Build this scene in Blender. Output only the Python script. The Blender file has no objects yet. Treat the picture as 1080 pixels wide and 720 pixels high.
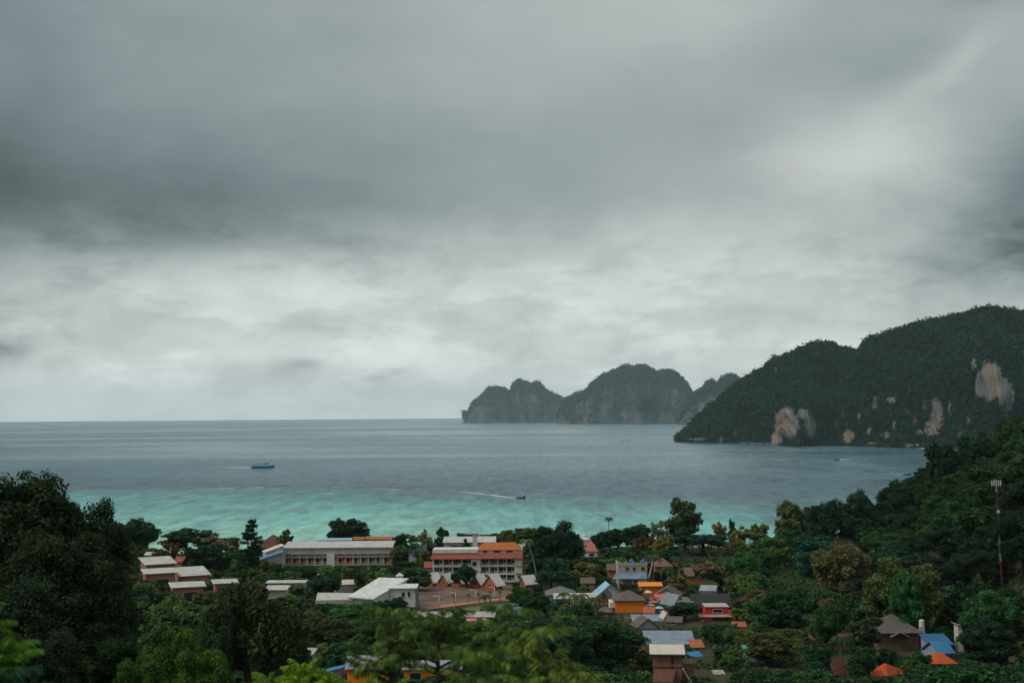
import bpy, math, random
import numpy as np
from mathutils import Matrix, Vector, Euler
R_ = math.radians
SC = bpy.context.scene
COL = SC.collection

# ---------------------------------------------------------------- camera
CAM_H = 60.0
cd = bpy.data.cameras.new('camera')
cam = bpy.data.objects.new('camera', cd); COL.objects.link(cam)
cd.sensor_width = 36; cd.lens = 50; cd.clip_start = 0.5; cd.clip_end = 90000
PITCH, ROLL = R_(2.94), R_(-0.45)
CM = Matrix.Translation((0, 0, CAM_H)) @ Matrix.Rotation(math.pi/2 + PITCH, 4, 'X') @ Matrix.Rotation(ROLL, 4, 'Z')
cam.matrix_world = CM
cd.dof.use_dof = True; cd.dof.focus_distance = 520; cd.dof.aperture_fstop = 1.5
SC.camera = cam
SC.render.resolution_x, SC.render.resolution_y = 1024, 682
SC.view_settings.view_transform = 'Standard'; SC.view_settings.look = 'None'
SC.view_settings.exposure = 0.0; SC.view_settings.gamma = 1.0; SC.view_settings.use_curve_mapping = False
SC.cycles.volume_bounces = 1
SC.cycles.max_bounces = 6
C3 = CM.to_3x3()

def ray(px, py):
    v = C3 @ Vector(((px-540)/1500, (360-py)/1500, -1)); return v
def at(px, py, Y):
    v = ray(px, py); t = Y/v.y
    return Vector((v.x*t, Y, CAM_H + v.z*t))
CI = CM.inverted()
def proj(p):
    q = CI @ Vector(p)
    if q.z > -0.1: return (9999, 9999)
    return (540 + 1500*q.x/-q.z, 360 - 1500*q.y/-q.z)

# ---------------------------------------------------------------- node helper
class NG:
    def __init__(s, tree): s.t = tree; s.n = tree.nodes; s.l = tree.links
    def new(s, typ, **kw):
        n = s.n.new(typ)
        for k, v in kw.items(): setattr(n, k, v)
        return n
    def put(s, sock, v):
        if v is None: return
        if isinstance(v, bpy.types.NodeSocket): s.l.new(v, sock)
        else: sock.default_value = v
    def m(s, op, a, b=None, c=None, clamp=False):
        n = s.new('ShaderNodeMath', operation=op, use_clamp=clamp)
        s.put(n.inputs[0], a); s.put(n.inputs[1], b); s.put(n.inputs[2], c)
        return n.outputs[0]
    def mixc(s, f, a, b, mode='MIX'):
        n = s.new('ShaderNodeMix', data_type='RGBA', blend_type=mode)
        s.put(n.inputs[0], f); s.put(n.inputs[6], a); s.put(n.inputs[7], b)
        return n.outputs[2]
    def mixf(s, f, a, b):
        n = s.new('ShaderNodeMix', data_type='FLOAT')
        s.put(n.inputs[0], f); s.put(n.inputs[2], a); s.put(n.inputs[3], b)
        return n.outputs[0]
    def ss(s, x, a, b, lo=0.0, hi=1.0):
        n = s.new('ShaderNodeMapRange', interpolation_type='SMOOTHSTEP')
        s.put(n.inputs[0], x); s.put(n.inputs[1], a); s.put(n.inputs[2], b); s.put(n.inputs[3], lo); s.put(n.inputs[4], hi)
        return n.outputs[0]
    def xyz(s, x, y, z):
        n = s.new('ShaderNodeCombineXYZ'); s.put(n.inputs[0], x); s.put(n.inputs[1], y); s.put(n.inputs[2], z); return n.outputs[0]
    def sep(s, v):
        n = s.new('ShaderNodeSeparateXYZ'); s.put(n.inputs[0], v); return n.outputs
    def noise(s, v, scale, detail=4.0, rough=0.5, dist=0.0):
        n = s.new('ShaderNodeTexNoise'); s.put(n.inputs['Vector'], v); n.inputs['Scale'].default_value = scale
        n.inputs['Detail'].default_value = detail; n.inputs['Roughness'].default_value = rough; n.inputs['Distortion'].default_value = dist
        return n.outputs[0]
    def ramp(s, x, pts, lo, hi, interp='EASE'):
        """scalar curve through (position, value) points between lo and hi"""
        n = s.new('ShaderNodeValToRGB'); cr = n.color_ramp; cr.interpolation = interp
        while len(cr.elements) > 1: cr.elements.remove(cr.elements[-1])
        for i, (p, v) in enumerate(pts):
            q = (p-lo)/(hi-lo)
            e = cr.elements[0] if i == 0 else cr.elements.new(q)
            e.position = q
            e.color = (*v, 1) if isinstance(v, tuple) else (v, v, v, 1)
        mr = s.new('ShaderNodeMapRange'); s.put(mr.inputs[0], x); mr.inputs[1].default_value = lo; mr.inputs[2].default_value = hi
        s.l.new(mr.outputs[0], n.inputs[0])
        return n.outputs[0]
    def scalev(s, v, sc):
        n = s.new('ShaderNodeVectorMath', operation='MULTIPLY'); s.put(n.inputs[0], v); n.inputs[1].default_value = sc; return n.outputs[0]

# ---------------------------------------------------------------- world: overcast sky
SUN_EL, SUN_AZ = R_(46), R_(252)          # azimuth clockwise from +Y (view direction): from the left, a little behind the camera
w = bpy.data.worlds.new('World'); SC.world = w; w.use_nodes = True
g = NG(w.node_tree); g.n.clear()
sky = g.new('ShaderNodeTexSky', sky_type='NISHITA', sun_disc=False)
sky.sun_elevation = SUN_EL; sky.sun_rotation = SUN_AZ; sky.air_density = 1.2; sky.dust_density = 3.0
tc = g.new('ShaderNodeTexCoord')
x, y, z = g.sep(tc.outputs['Generated'])
az = g.m('ARCTAN2', x, y); el = g.m('ARCSINE', z)
U = g.m('MULTIPLY', az, 1500.0); V = g.m('MULTIPLY', g.m('TANGENT', el), 1500.0)
# cloud-plane coordinates so the cloud grain shrinks towards the horizon
zz = g.m('ADD', g.m('MAXIMUM', z, 0.0), 0.10)
P = g.xyz(g.m('DIVIDE', x, zz), g.m('DIVIDE', y, zz), 0.0)
big = g.noise(P, 0.9, 3.0, 0.5, 0.4)
fine = g.noise(g.xyz(g.m('MULTIPLY', U, 1/150), g.m('MULTIPLY', V, 1/52), 3.7), 1.0, 6.0, 0.52, 0.2)
soft = g.noise(g.xyz(g.m('MULTIPLY', U, 1/330), g.m('MULTIPLY', V, 1/200), 9.1), 1.0, 3.0, 0.5, 0.3)
mid = g.noise(g.xyz(g.m('MULTIPLY', U, 1/90), g.m('MULTIPLY', V, 1/70), 1.3), 1.0, 5.0, 0.55, 0.2)
Vd = g.m('ADD', V, g.m('MULTIPLY', g.m('SUBTRACT', soft, 0.5), 34.0))
Vd = g.m('ADD', Vd, g.m('MULTIPLY', g.m('SUBTRACT', mid, 0.5), g.ss(V, 40.0, 180.0, 20.0, 24.0)))
Ud = g.m('ADD', U, g.m('MULTIPLY', g.m('SUBTRACT', g.noise(g.xyz(g.m('MULTIPLY', U, 1/220), g.m('MULTIPLY', V, 1/120), 5.5), 1.0, 4.0, 0.55, 0.4), 0.5), 190.0))
HI = 1600
ROWS = (430, 395, 350, 300, 260, 220, 165, 95, 15)      # height above the sea line falls with these
GRID = ((203, 202, 190, 168, 122, 103, 111, 136, 142), (205, 212, 202, 197, 146, 120, 134, 153, 157), (208, 208, 206, 203, 164, 147, 150, 162, 162),
        (209, 209, 206, 206, 188, 166, 164, 174, 180), (210, 215, 209, 204, 201, 186, 173, 170, 186), (210, 212, 208, 190, 186, 194, 204, 170, 168), (208, 205, 196, 140, 124, 131, 152, 178, 166))
val = None
for i, col_ in enumerate(GRID):
    pts_ = [(max(0, 437-q), (c_/255)**2.2) for q, c_ in zip(ROWS, [q_+(20, 17, 12, 7, 1, -5, -6, -4, -2)[k_] for k_, q_ in enumerate(col_)])] + [(620, .42), (1000, .58), (1600, .66)]
    rp_ = g.ramp(Vd, pts_, 0, HI, 'CARDINAL')
    u0 = -540.0 + 180*i
    if i == 0: wgt = g.ss(Ud, u0, u0+180, 1.0, 0.0)
    elif i == 6: wgt = g.ss(Ud, u0-180, u0, 0.0, 1.0)
    else: wgt = g.m('MINIMUM', g.ss(Ud, u0-180, u0, 0.0, 1.0), g.ss(Ud, u0, u0+180, 1.0, 0.0))
    t_ = g.m('MULTIPLY', rp_, wgt)
    val = t_ if val is None else g.m('ADD', val, t_)
rag = g.noise(g.xyz(g.m('MULTIPLY', U, 1/60), g.m('MULTIPLY', V, 1/34), 7.7), 1.0, 8.0, 0.62, 0.15)
puff = g.noise(g.xyz(g.m('MULTIPLY', U, 1/170), g.m('MULTIPLY', V, 1/62), 2.2), 1.0, 9.0, 0.60, 0.2)
Vr = g.m('ADD', Vd, g.m('MULTIPLY', g.m('SUBTRACT', rag, 0.5), 34.0)); Ur = g.m('ADD', U, g.m('MULTIPLY', g.m('SUBTRACT', fine, 0.5), 70.0))
def blob(px, py, su, sv, rot, amp):
    global val
    du = g.m('SUBTRACT', Ur, float(px-540)); dv = g.m('SUBTRACT', Vr, float(437-py))
    c, s_ = math.cos(R_(rot)), math.sin(R_(rot))
    a = g.m('ADD', g.m('MULTIPLY', du, c/su), g.m('MULTIPLY', dv, s_/su))
    b = g.m('ADD', g.m('MULTIPLY', du, -s_/sv), g.m('MULTIPLY', dv, c/sv))
    e = g.m('EXPONENT', g.m('MULTIPLY', g.m('ADD', g.m('MULTIPLY', a, a), g.m('MULTIPLY', b, b)), -1.0))
    val = g.m('ADD', val, g.m('MULTIPLY', e, amp))
blob(1000, 88, 66, 17, 36, .09)        # bright slanting tear in the cloud
blob(900, 165, 80, 30, 12, .05)
blob(915, 100, 60, 22, 28, -.035)
blob(1050, 8, 60, 14, 8, -.08)
blob(12, 366, 34, 15, 0, -.40)         # small ragged dark clouds near the horizon
blob(318, 391, 46, 10, 8, -.16)
blob(402, 396, 34, 6, 4, -.17)
blob(660, 372, 60, 16, 0, -.08)
blob(1020, 285, 130, 34, 8, -.06)
blob(600, 345, 90, 12, 0, -.07)
blob(790, 372, 34, 8, 0, -.07)
blob(255, 376, 110, 9, 3, .06)
blob(345, 326, 90, 12, 4, .07)
blob(640, 255, 40, 18, 20, .05)
# grain: strong and streaky low down, very soft above
val = g.m('ADD', val, g.m('MULTIPLY', g.m('SUBTRACT', g.ss(fine, .38, .62), 0.5), g.ss(V, 110.0, 230.0, 0.09, 0.012)))
val = g.m('ADD', val, g.m('MULTIPLY', g.m('SUBTRACT', g.ss(mid, .38, .62), 0.5), g.ss(V, 60.0, 260.0, 0.085, 0.010)))
val = g.m('ADD', val, g.m('MULTIPLY', g.m('SUBTRACT', soft, 0.5), g.ss(V, 0.0, 150.0, 0.03, 0.05)))
val = g.m('ADD', val, g.m('MULTIPLY', g.m('SUBTRACT', g.ss(puff, .455, .545), 0.5), g.m('MULTIPLY', g.ss(V, 8.0, 40.0), g.ss(V, 120.0, 240.0, 0.105, 0.0))))
val = g.m('ADD', val, g.m('MULTIPLY', g.m('SUBTRACT', g.ss(rag, .42, .60), 0.5), g.m('MULTIPLY', g.ss(V, 20.0, 60.0), g.ss(V, 150.0, 280.0, 0.045, 0.008))))
val = g.m('MAXIMUM', val, 0.10)
tint = g.mixc(g.ss(val, 0.18, 0.55), (0.82, 1.0, 1.04, 1), (0.935, 1.0, 0.985, 1))
cl = g.mixc(1.0, tint, g.xyz(val, val, val), 'MULTIPLY')
cl = g.mixc(1.0, cl, (10.0, 10.0, 10.0, 1), 'MULTIPLY')
mix = g.mixc(0.95, sky.outputs[0], cl)
bg = g.new('ShaderNodeBackground'); g.l.new(mix, bg.inputs[0]); bg.inputs[1].default_value = 0.10
g.l.new(bg.outputs[0], g.new('ShaderNodeOutputWorld').inputs[0])

sd = bpy.data.lights.new('sun', 'SUN'); sd.energy = 1.5; sd.angle = R_(10); sd.color = (1, .95, .88)
so = bpy.data.objects.new('sun', sd); COL.objects.link(so)
so.rotation_euler = Vector((-math.sin(SUN_AZ)*math.cos(SUN_EL), -math.cos(SUN_AZ)*math.cos(SUN_EL), -math.sin(SUN_EL))).to_track_quat('-Z', 'Y').to_euler()
so.location = (0, -50, 200)

# ---------------------------------------------------------------- helpers
rnd = random.Random(7)
rng = np.random.default_rng(11)
def tag(o, label=None, cat=None, group=None, kind=None):
    if label: o['label'] = label
    if cat: o['category'] = cat
    if group: o['group'] = group
    if kind: o['kind'] = kind
    return o
def empty(name, loc, rz=0):
    o = bpy.data.objects.new(name, None); COL.objects.link(o); o.empty_display_size = .5
    o.location = loc; o.rotation_euler = (0, 0, rz); return o
def link(name, me, parent=None, loc=(0, 0, 0)):
    o = bpy.data.objects.new(name, me); COL.objects.link(o); o.location = loc
    if parent: o.parent = parent
    return o
def mesh_np(name, verts, faces, mats, smooth=False):
    """verts (n,3); faces (m,4) or (m,3) arrays"""
    me = bpy.data.meshes.new(name)
    verts = np.asarray(verts, np.float32); faces = np.asarray(faces, np.int32)
    k = faces.shape[1]
    me.vertices.add(len(verts)); me.vertices.foreach_set('co', verts.ravel())
    me.loops.add(faces.size); me.loops.foreach_set('vertex_index', faces.ravel())
    me.polygons.add(len(faces)); me.polygons.foreach_set('loop_start', np.arange(0, faces.size, k, dtype=np.int32))
    try: me.polygons.foreach_set('loop_total', np.full(len(faces), k, np.int32))
    except Exception: pass
    if smooth: me.polygons.foreach_set('use_smooth', np.ones(len(faces), bool))
    for m_ in (mats if isinstance(mats, (list, tuple)) else [mats]): me.materials.append(m_)
    me.update(calc_edges=True); me.validate()
    return me
class MB:
    """collects solids, built as one mesh"""
    def __init__(s): s.v = []; s.f = []
    def add(s, vs, fs):
        b = len(s.v); s.v += [tuple(p) for p in vs]; s.f += [tuple(i+b for i in q) for q in fs]; return s
    def hexa(s, p):   # 8 points: bottom 4 (ccw), top 4 (ccw)
        return s.add(p, [(3, 2, 1, 0), (4, 5, 6, 7), (0, 1, 5, 4), (1, 2, 6, 5), (2, 3, 7, 6), (3, 0, 4, 7)])
    def box(s, x0, x1, y0, y1, z0, z1):
        return s.hexa([(x0, y0, z0), (x1, y0, z0), (x1, y1, z0), (x0, y1, z0), (x0, y0, z1), (x1, y0, z1), (x1, y1, z1), (x0, y1, z1)])
    def slab(s, quad, t):   # quad of 4 points ccw seen from above, thickness t down
        return s.hexa([(p[0], p[1], p[2]-t) for p in quad] + [tuple(p) for p in quad])
    def tube(s, pts, rads, n=7):
        pts = [Vector(p) for p in pts]; b = len(s.v)
        for i, p in enumerate(pts):
            d = (pts[min(i+1, len(pts)-1)] - pts[max(i-1, 0)]).normalized()
            a = d.cross(Vector((0.3, 1, 0.1))).normalized(); c = d.cross(a)
            for k in range(n):
                t = 2*math.pi*k/n; s.v.append(tuple(p + (a*math.cos(t) + c*math.sin(t))*rads[i]))
        for i in range(len(pts)-1):
            for k in range(n):
                s.f.append((b+i*n+k, b+i*n+(k+1) % n, b+(i+1)*n+(k+1) % n, b+(i+1)*n+k))
        s.f.append(tuple(b+k for k in range(n))[::-1]); s.f.append(tuple(b+(len(pts)-1)*n+k for k in range(n)))
        return s
    def mesh(s, name, mat, smooth=False):
        me = bpy.data.meshes.new(name); me.from_pydata(s.v, [], s.f); me.materials.append(mat)
        if smooth: me.polygons.foreach_set('use_smooth', np.ones(len(me.polygons), bool))
        import bmesh
        bm = bmesh.new(); bm.from_mesh(me); bmesh.ops.recalc_face_normals(bm, faces=bm.faces); bm.to_mesh(me); bm.free()
        me.update(); return me
    def build(s, name, mat, parent=None, loc=(0, 0, 0), smooth=False):
        return link(name, s.mesh(name, mat, smooth), parent, loc)

def vnoise(x, y, seed=0):
    """smooth value noise on arrays, 0..1"""
    x = np.asarray(x, float); y = np.asarray(y, float)
    xi = np.floor(x).astype(np.int64); yi = np.floor(y).astype(np.int64); fx = x-xi; fy = y-yi
    fx = fx*fx*(3-2*fx); fy = fy*fy*(3-2*fy)
    def h(a, b):
        n = (a*374761393 + b*668265263 + seed*974711) & 0x7fffffff
        n = ((n ^ (n >> 13))*1274126177) & 0x7fffffff
        return ((n ^ (n >> 16)) & 0xffff)/65535.0
    return (h(xi, yi)*(1-fx)+h(xi+1, yi)*fx)*(1-fy) + (h(xi, yi+1)*(1-fx)+h(xi+1, yi+1)*fx)*fy
def fbm(x, y, seed=0, oct=4, gain=.5):
    a, s, t = 1.0, 0, 0
    for o in range(oct):
        s = s + a*vnoise(x, y, seed+o*17); t += a; a *= gain; x = np.asarray(x)*2.03; y = np.asarray(y)*2.03
    return s/t

# ---------------------------------------------------------------- materials
MATS = {}
def pmat(name, col, rough=.75, var=.25, scale=1.2, spec=.3, kind=None, metallic=0.0, stain=None):
    """painted / plastered / metal surface with blotches, streaks and optional corrugation"""
    if name in MATS: return MATS[name]
    m_ = bpy.data.materials.new(name); m_.use_nodes = True; g = NG(m_.node_tree)
    b = g.n['Principled BSDF']; tc = g.new('ShaderNodeTexCoord'); oc = tc.outputs['Object']
    n1 = g.noise(oc, scale, 5, .6); n2 = g.noise(g.scalev(oc, (3.0, 3.0, .5)), scale*1.3, 4, .65)
    f = g.m('ADD', g.m('MULTIPLY', n1, .6), g.m('MULTIPLY', n2, .4))
    dark = tuple(c*(1-var) for c in col); light = tuple(min(1, c*(1+var*.6)) for c in col)
    c = g.mixc(g.ss(f, .3, .7), (*dark, 1), (*light, 1))
    if stain:
        c = g.mixc(g.ss(g.noise(g.scalev(oc, (1, 1, .6)), scale*.7, 6, .7), .52, .68), c, (*stain, 1))
    if kind == 'corrugated':
        wv = g.new('ShaderNodeTexWave', wave_type='BANDS', bands_direction='X'); wv.inputs['Scale'].default_value = 1.3
        wv.inputs['Distortion'].default_value = 0
        g.l.new(oc, wv.inputs['Vector'])
        bp = g.new('ShaderNodeBump'); bp.inputs['Strength'].default_value = .5; bp.inputs['Distance'].default_value = .06
        g.l.new(wv.outputs[1], bp.inputs['Height']); g.l.new(bp.outputs[0], b.inputs['Normal'])
        # sheets of different age
        sx = g.sep(oc); ck = g.noise(g.xyz(g.m('FLOOR', g.m('MULTIPLY', sx[0], .9)), g.m('FLOOR', g.m('MULTIPLY', sx[1], .45)), 0.0), 3.1, 0)
        c = g.mixc(g.ss(ck, .35, .65, 0.0, .45), c, (*tuple(q*.62 for q in col), 1))
    if kind == 'tiles':
        wv = g.new('ShaderNodeTexWave', wave_type='BANDS', bands_direction='X'); wv.inputs['Scale'].default_value = .9
        g.l.new(oc, wv.inputs['Vector'])
        wy = g.new('ShaderNodeTexWave', wave_type='BANDS', bands_direction='Z', wave_profile='SAW'); wy.inputs['Scale'].default_value = 1.1
        g.l.new(oc, wy.inputs['Vector'])
        bp = g.new('ShaderNodeBump'); bp.inputs['Strength'].default_value = .6; bp.inputs['Distance'].default_value = .08
        g.l.new(g.m('ADD', wv.outputs[1], wy.outputs[1]), bp.inputs['Height']); g.l.new(bp.outputs[0], b.inputs['Normal'])
        tl = g.noise(oc, 4.0, 1, .5); c = g.mixc(g.ss(tl, .4, .65, 0.0, .5), c, (*tuple(q*.55 for q in col), 1))
    g.l.new(c, b.inputs['Base Color']); b.inputs['Roughness'].default_value = rough
    b.inputs['Specular IOR Level'].default_value = spec; b.inputs['Metallic'].default_value = metallic
    MATS[name] = m_; return m_

def leaf_mat(name, nsc=1.0, hue_jit=.35, transl=.22, tip=(.16, .15, .03), tipf=.13):
    m_ = bpy.data.materials.new(name); m_.use_nodes = True; g = NG(m_.node_tree)
    b = g.n['Principled BSDF']; out = g.n['Material Output']
    oi = g.new('ShaderNodeObjectInfo'); ge = g.new('ShaderNodeNewGeometry'); tc = g.new('ShaderNodeTexCoord')
    r = ge.outputs['Random Per Island']
    c = g.mixc(r, (.85, .95, .86, 1), (2.3, 2.6, 1.9, 1))
    c = g.mixc(1.0, oi.outputs['Color'], c, 'MULTIPLY')
    nz = g.noise(tc.outputs['Object'], 2.6*nsc, 3, .6)
    nb = g.noise(tc.outputs['Object'], 4.2*nsc, 2 if nsc == 1 else 5, .5); c = g.mixc(1.0, c, g.mixc(g.ss(nb, .36, .64), (.62, .64, .66, 1), (1.38, 1.36, 1.25, 1)), 'MULTIPLY')
    c = g.mixc(g.ss(g.m('ADD', nz, g.m('MULTIPLY', g.m('SUBTRACT', r, .5), .25)), .50, .72, 0.0, tipf), c, g.mixc(1.0, c, (2.1, 1.5, .9, 1), 'MULTIPLY'))
    g.l.new(c, b.inputs['Base Color']); b.inputs['Roughness'].default_value = .6; b.inputs['Specular IOR Level'].default_value = .10
    tr = g.new('ShaderNodeBsdfTranslucent'); g.l.new(g.mixc(1.0, c, (1.2, 1.3, .6, 1), 'MULTIPLY'), tr.inputs[0])
    mx = g.new('ShaderNodeMixShader'); mx.inputs[0].default_value = transl
    g.l.new(b.outputs[0], mx.inputs[1]); g.l.new(tr.outputs[0], mx.inputs[2]); g.l.new(mx.outputs[0], out.inputs[0])
    return m_
LEAF = leaf_mat('foliage')
FARLEAF = leaf_mat('far_foliage', .006, tipf=.25)
BARK = pmat('bark', (.075, .055, .04), .9, .4, 3)
PALE_BARK = pmat('pale_bark', (.22, .19, .15), .9, .35, 3)
WHITE = pmat('white_plaster', (.62, .60, .56), .8, .14, .6, stain=(.42, .40, .36))
GLASS = pmat('dark_window', (.015, .02, .024), .18, .3, 2, .5)
SHADE = pmat('dark_recess', (.035, .033, .032), .8, .3, 2)
WROOF = pmat('pale_sheet_roof', (.50, .49, .45), .6, .16, .6, kind='corrugated', stain=(.30, .27, .23))
VROOF = pmat('white_sheet_roof', (.68, .68, .64), .55, .10, .5, kind='corrugated', stain=(.52, .51, .47))
GROOF = pmat('grey_sheet_roof', (.30, .31, .32), .5, .2, .5, kind='corrugated', stain=(.2, .19, .18))
SLATE = pmat('slate_blue_sheet_roof', (.20, .26, .33), .5, .25, .4, kind='corrugated', stain=(.13, .16, .2))
BROWNROOF = pmat('brown_weathered_roof', (.14, .105, .09), .85, .3, .7, kind='tiles', stain=(.2, .17, .15))
DARKROOF = pmat('charcoal_roof', (.035, .038, .04), .8, .3, .6, kind='tiles')
TERRA = pmat('terracotta_tiles', (.42, .12, .045), .8, .25, .8, kind='tiles', stain=(.24, .08, .04))
ORANGET = pmat('orange_tiles', (.45, .13, .028), .75, .18, .8, kind='tiles', stain=(.42, .11, .02))
REDT = pmat('faded_red_tiles', (.33, .085, .055), .8, .25, .8, kind='tiles', stain=(.22, .07, .05))
BLUER = pmat('blue_sheet_roof', (.035, .19, .42), .5, .2, .6, kind='corrugated', stain=(.03, .13, .28))
LBLUER = pmat('pale_blue_sheet_roof', (.30, .52, .66), .5, .12, .5, kind='corrugated')
SALMON = pmat('salmon_plaster', (.36, .17, .12), .85, .2, .6, stain=(.27, .13, .1))
ORANGEW = pmat('orange_paint', (.80, .21, .010), .75, .12, .5, stain=(.66, .16, .010))
REDW = pmat('red_paint', (.52, .035, .02), .75, .2, .6, stain=(.36, .03, .02))
CONC = pmat('bare_concrete', (.42, .37, .34), .9, .2, .6, stain=(.3, .26, .24))
BROWNW = pmat('brown_boards', (.15, .085, .06), .85, .3, 1.2)
GREYW = pmat('grey_paint', (.30, .33, .36), .8, .2, .7)
BLUEW = pmat('blue_paint', (.05, .17, .35), .8, .2, .7)
CREAM = pmat('cream_sheet', (.55, .50, .42), .7, .15, .6, stain=(.42, .36, .3))
METAL = pmat('galvanised_steel', (.45, .45, .44), .5, .15, 2, .5)

# ---------------------------------------------------------------- terrain
_ty = [-400, -150, -20, 0, 12, 20, 40, 70, 110, 160, 210, 260, 320, 400, 570, 612, 625, 655, 900]
_tz = [110, 82, 62, 57.2, 53, 48.5, 41, 33, 25, 17, 11, 7, 5, 4, 3.4, 1.6, 0, -2.2, -2.8]
def ground(X, Y):
    X = np.asarray(X, float); Y = np.asarray(Y, float)
    sh = 12*np.sin(X/140+1.0) + 6*np.sin(X/47) + np.where(X > 90, -np.minimum((X-90)*.5, 40), 0)   # shoreline wanders
    Ys = np.where(Y > 470, Y - sh*np.clip((Y-470)/130, 0, 1), Y)
    zz = np.interp(Ys, _ty, _tz)
    zz = zz + 15*np.exp(-((X+45)/32)**2)*np.exp(-((Y-105)/60)**2)
    foot = 103 + 29*np.clip((Y-330)/270, 0, 1)
    hill = np.maximum(X-foot, 0); hill = .60*hill*np.clip(hill/30, .3, 1); hill = 120*np.tanh(hill/120)
    fade = np.clip((Y-190)/90, 0, 1)*np.clip((715-Y)/110, 0, 1)
    zz = zz + hill*fade*fade*(3-2*fade)
    zz = zz + (fbm(X/35, Y/35, 3, 3)-.5)*2.0*np.clip((zz-5)/6, 0, 1)
    return np.maximum(zz, -2.8)
def gz(X, Y): return float(ground(X, Y))

nx, ny = 260, 250
gx = np.linspace(-620, 620, nx); gy = np.linspace(-180, 860, ny)
GX, GY = np.meshgrid(gx, gy); GZ = ground(GX, GY)
idx = np.arange(nx*ny).reshape(ny, nx)
fc = np.stack([idx[:-1, :-1], idx[:-1, 1:], idx[1:, 1:], idx[1:, :-1]], -1).reshape(-1, 4)
m_ = bpy.data.materials.new('soil_and_sand'); m_.use_nodes = True; g = NG(m_.node_tree); b = g.n['Principled BSDF']
tc = g.new('ShaderNodeTexCoord'); oc = tc.outputs['Object']; oz = g.sep(oc)[2]
c = g.mixc(g.ss(g.noise(oc, .08, 6, .65), .4, .6), (.022, .032, .014, 1), (.06, .048, .03, 1))
c = g.mixc(g.ss(oz, 2.6, 1.2), c, (.42, .36, .27, 1))
g.l.new(c, b.inputs['Base Color']); b.inputs['Roughness'].default_value = .95; b.inputs['Specular IOR Level'].default_value = .1
SOIL = m_
tag(link('ground', mesh_np('ground', np.stack([GX, GY, GZ], -1).reshape(-1, 3), fc, SOIL, True)), 'dark wooded ground of the island isthmus and slopes', 'ground', kind='structure')

# ---------------------------------------------------------------- sea
m_ = bpy.data.materials.new('sea_water'); m_.use_nodes = True; g = NG(m_.node_tree); b = g.n['Principled BSDF']
tc = g.new('ShaderNodeTexCoord'); oc = tc.outputs['Object']; sx, sy, sz = g.sep(oc)
wob = g.noise(g.scalev(oc, (1/260, 1/150, 0)), 1.0, 5, .6, .5)
wob2 = g.noise(g.scalev(oc, (1/900, 1/500, 0)), 1.0, 3, .5)
# reef edge: farther out on the left than on the right
edge = g.ss(sx, -250.0, 260.0, 0.0, 210.0)
D = g.m('ADD', g.m('ADD', sy, edge), g.m('ADD', g.m('MULTIPLY', g.m('SUBTRACT', wob, .5), 300.0), g.m('MULTIPLY', g.m('SUBTRACT', wob2, .5), 160.0)))
c = g.ramp(D, [(600, (.30, .52, .40)), (740, (.20, .46, .37)), (880, (.09, .36, .32)), (1040, (.038, .25, .25)), (1110, (.04, .17, .18)), (1230, (.024, .082, .118)), (1500, (.030, .098, .138)), (1900, (.045, .122, .16)), (3000, (.060, .145, .18))], 600, 3000, 'LINEAR')
# dark sea-grass / reef streaks inside the shallows
st = g.noise(g.scalev(oc, (1/140, 1/34, 0)), 1.0, 5, .6, .8)
c = g.mixc(g.m('MULTIPLY', g.ss(st, .56, .70), g.ss(sy, 1300.0, 1000.0, 0.0, .42)), c, (.035, .11, .12, 1))
# wind ripples, with their light and dark bands put into the base colour
rp = g.noise(g.scalev(oc, (1/9, 1/55, 0)), 1.0, 6, .7)
rp2 = g.noise(g.scalev(oc, (1/70, 1/240, 0)), 1.0, 5, .65)
rp3 = g.noise(g.scalev(oc, (1/26, 1/130, 0)), 1.0, 5, .7)
rpm = g.m('ADD', g.m('MULTIPLY', rp, .45), g.m('ADD', g.m('MULTIPLY', rp2, .25), g.m('MULTIPLY', rp3, .3)))
cat = g.noise(g.scalev(oc, (1/1500, 1/900, 0)), 1.0, 4, .55, .6)
c = g.mixc(1.0, c, g.mixc(g.ss(g.m('ADD', g.m('MULTIPLY', rp, .55), g.m('MULTIPLY', rp2, .45)), .36, .64), (.45, .52, .56, 1), (1.6, 1.5, 1.42, 1)), 'MULTIPLY')
g.l.new(c, b.inputs['Base Color'])
g.l.new(g.m('ADD', g.ss(cat, .35, .65, .20, .34), g.m('MULTIPLY', g.m('SUBTRACT', rp2, .5), .2)), b.inputs['Roughness'])
b.inputs['IOR'].default_value = 1.33
g.l.new(g.m('MULTIPLY', g.m('ADD', g.ss(sy, 1150.0, 2800.0, .12, 1.0), g.m('MULTIPLY', g.m('SUBTRACT', cat, .5), .5), None, True), g.ss(rpm, .40, .60, .40, 1.55), None, True), b.inputs['Specular IOR Level'])
wv = g.m('ADD', g.m('MULTIPLY', g.noise(g.scalev(oc, (1/4, 1/7, 0)), 1.0, 4, .6), .5), g.m('MULTIPLY', g.noise(g.scalev(oc, (1/22, 1/45, 0)), 1.0, 4, .6), 1.6))
bp = g.new('ShaderNodeBump'); bp.inputs['Strength'].default_value = .4; bp.inputs['Distance'].default_value = 1.0
g.l.new(wv, bp.inputs['Height']); g.l.new(bp.outputs[0], b.inputs['Normal'])
SEA = m_
mb = MB(); mb.add([(-14000, 500, 0), (14000, 500, 0), (14000, 26000, 0), (-14000, 26000, 0)], [(0, 1, 2, 3)])
tag(mb.build('sea', SEA), 'grey blue sea turning turquoise over the shallows', 'sea', kind='structure')

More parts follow.
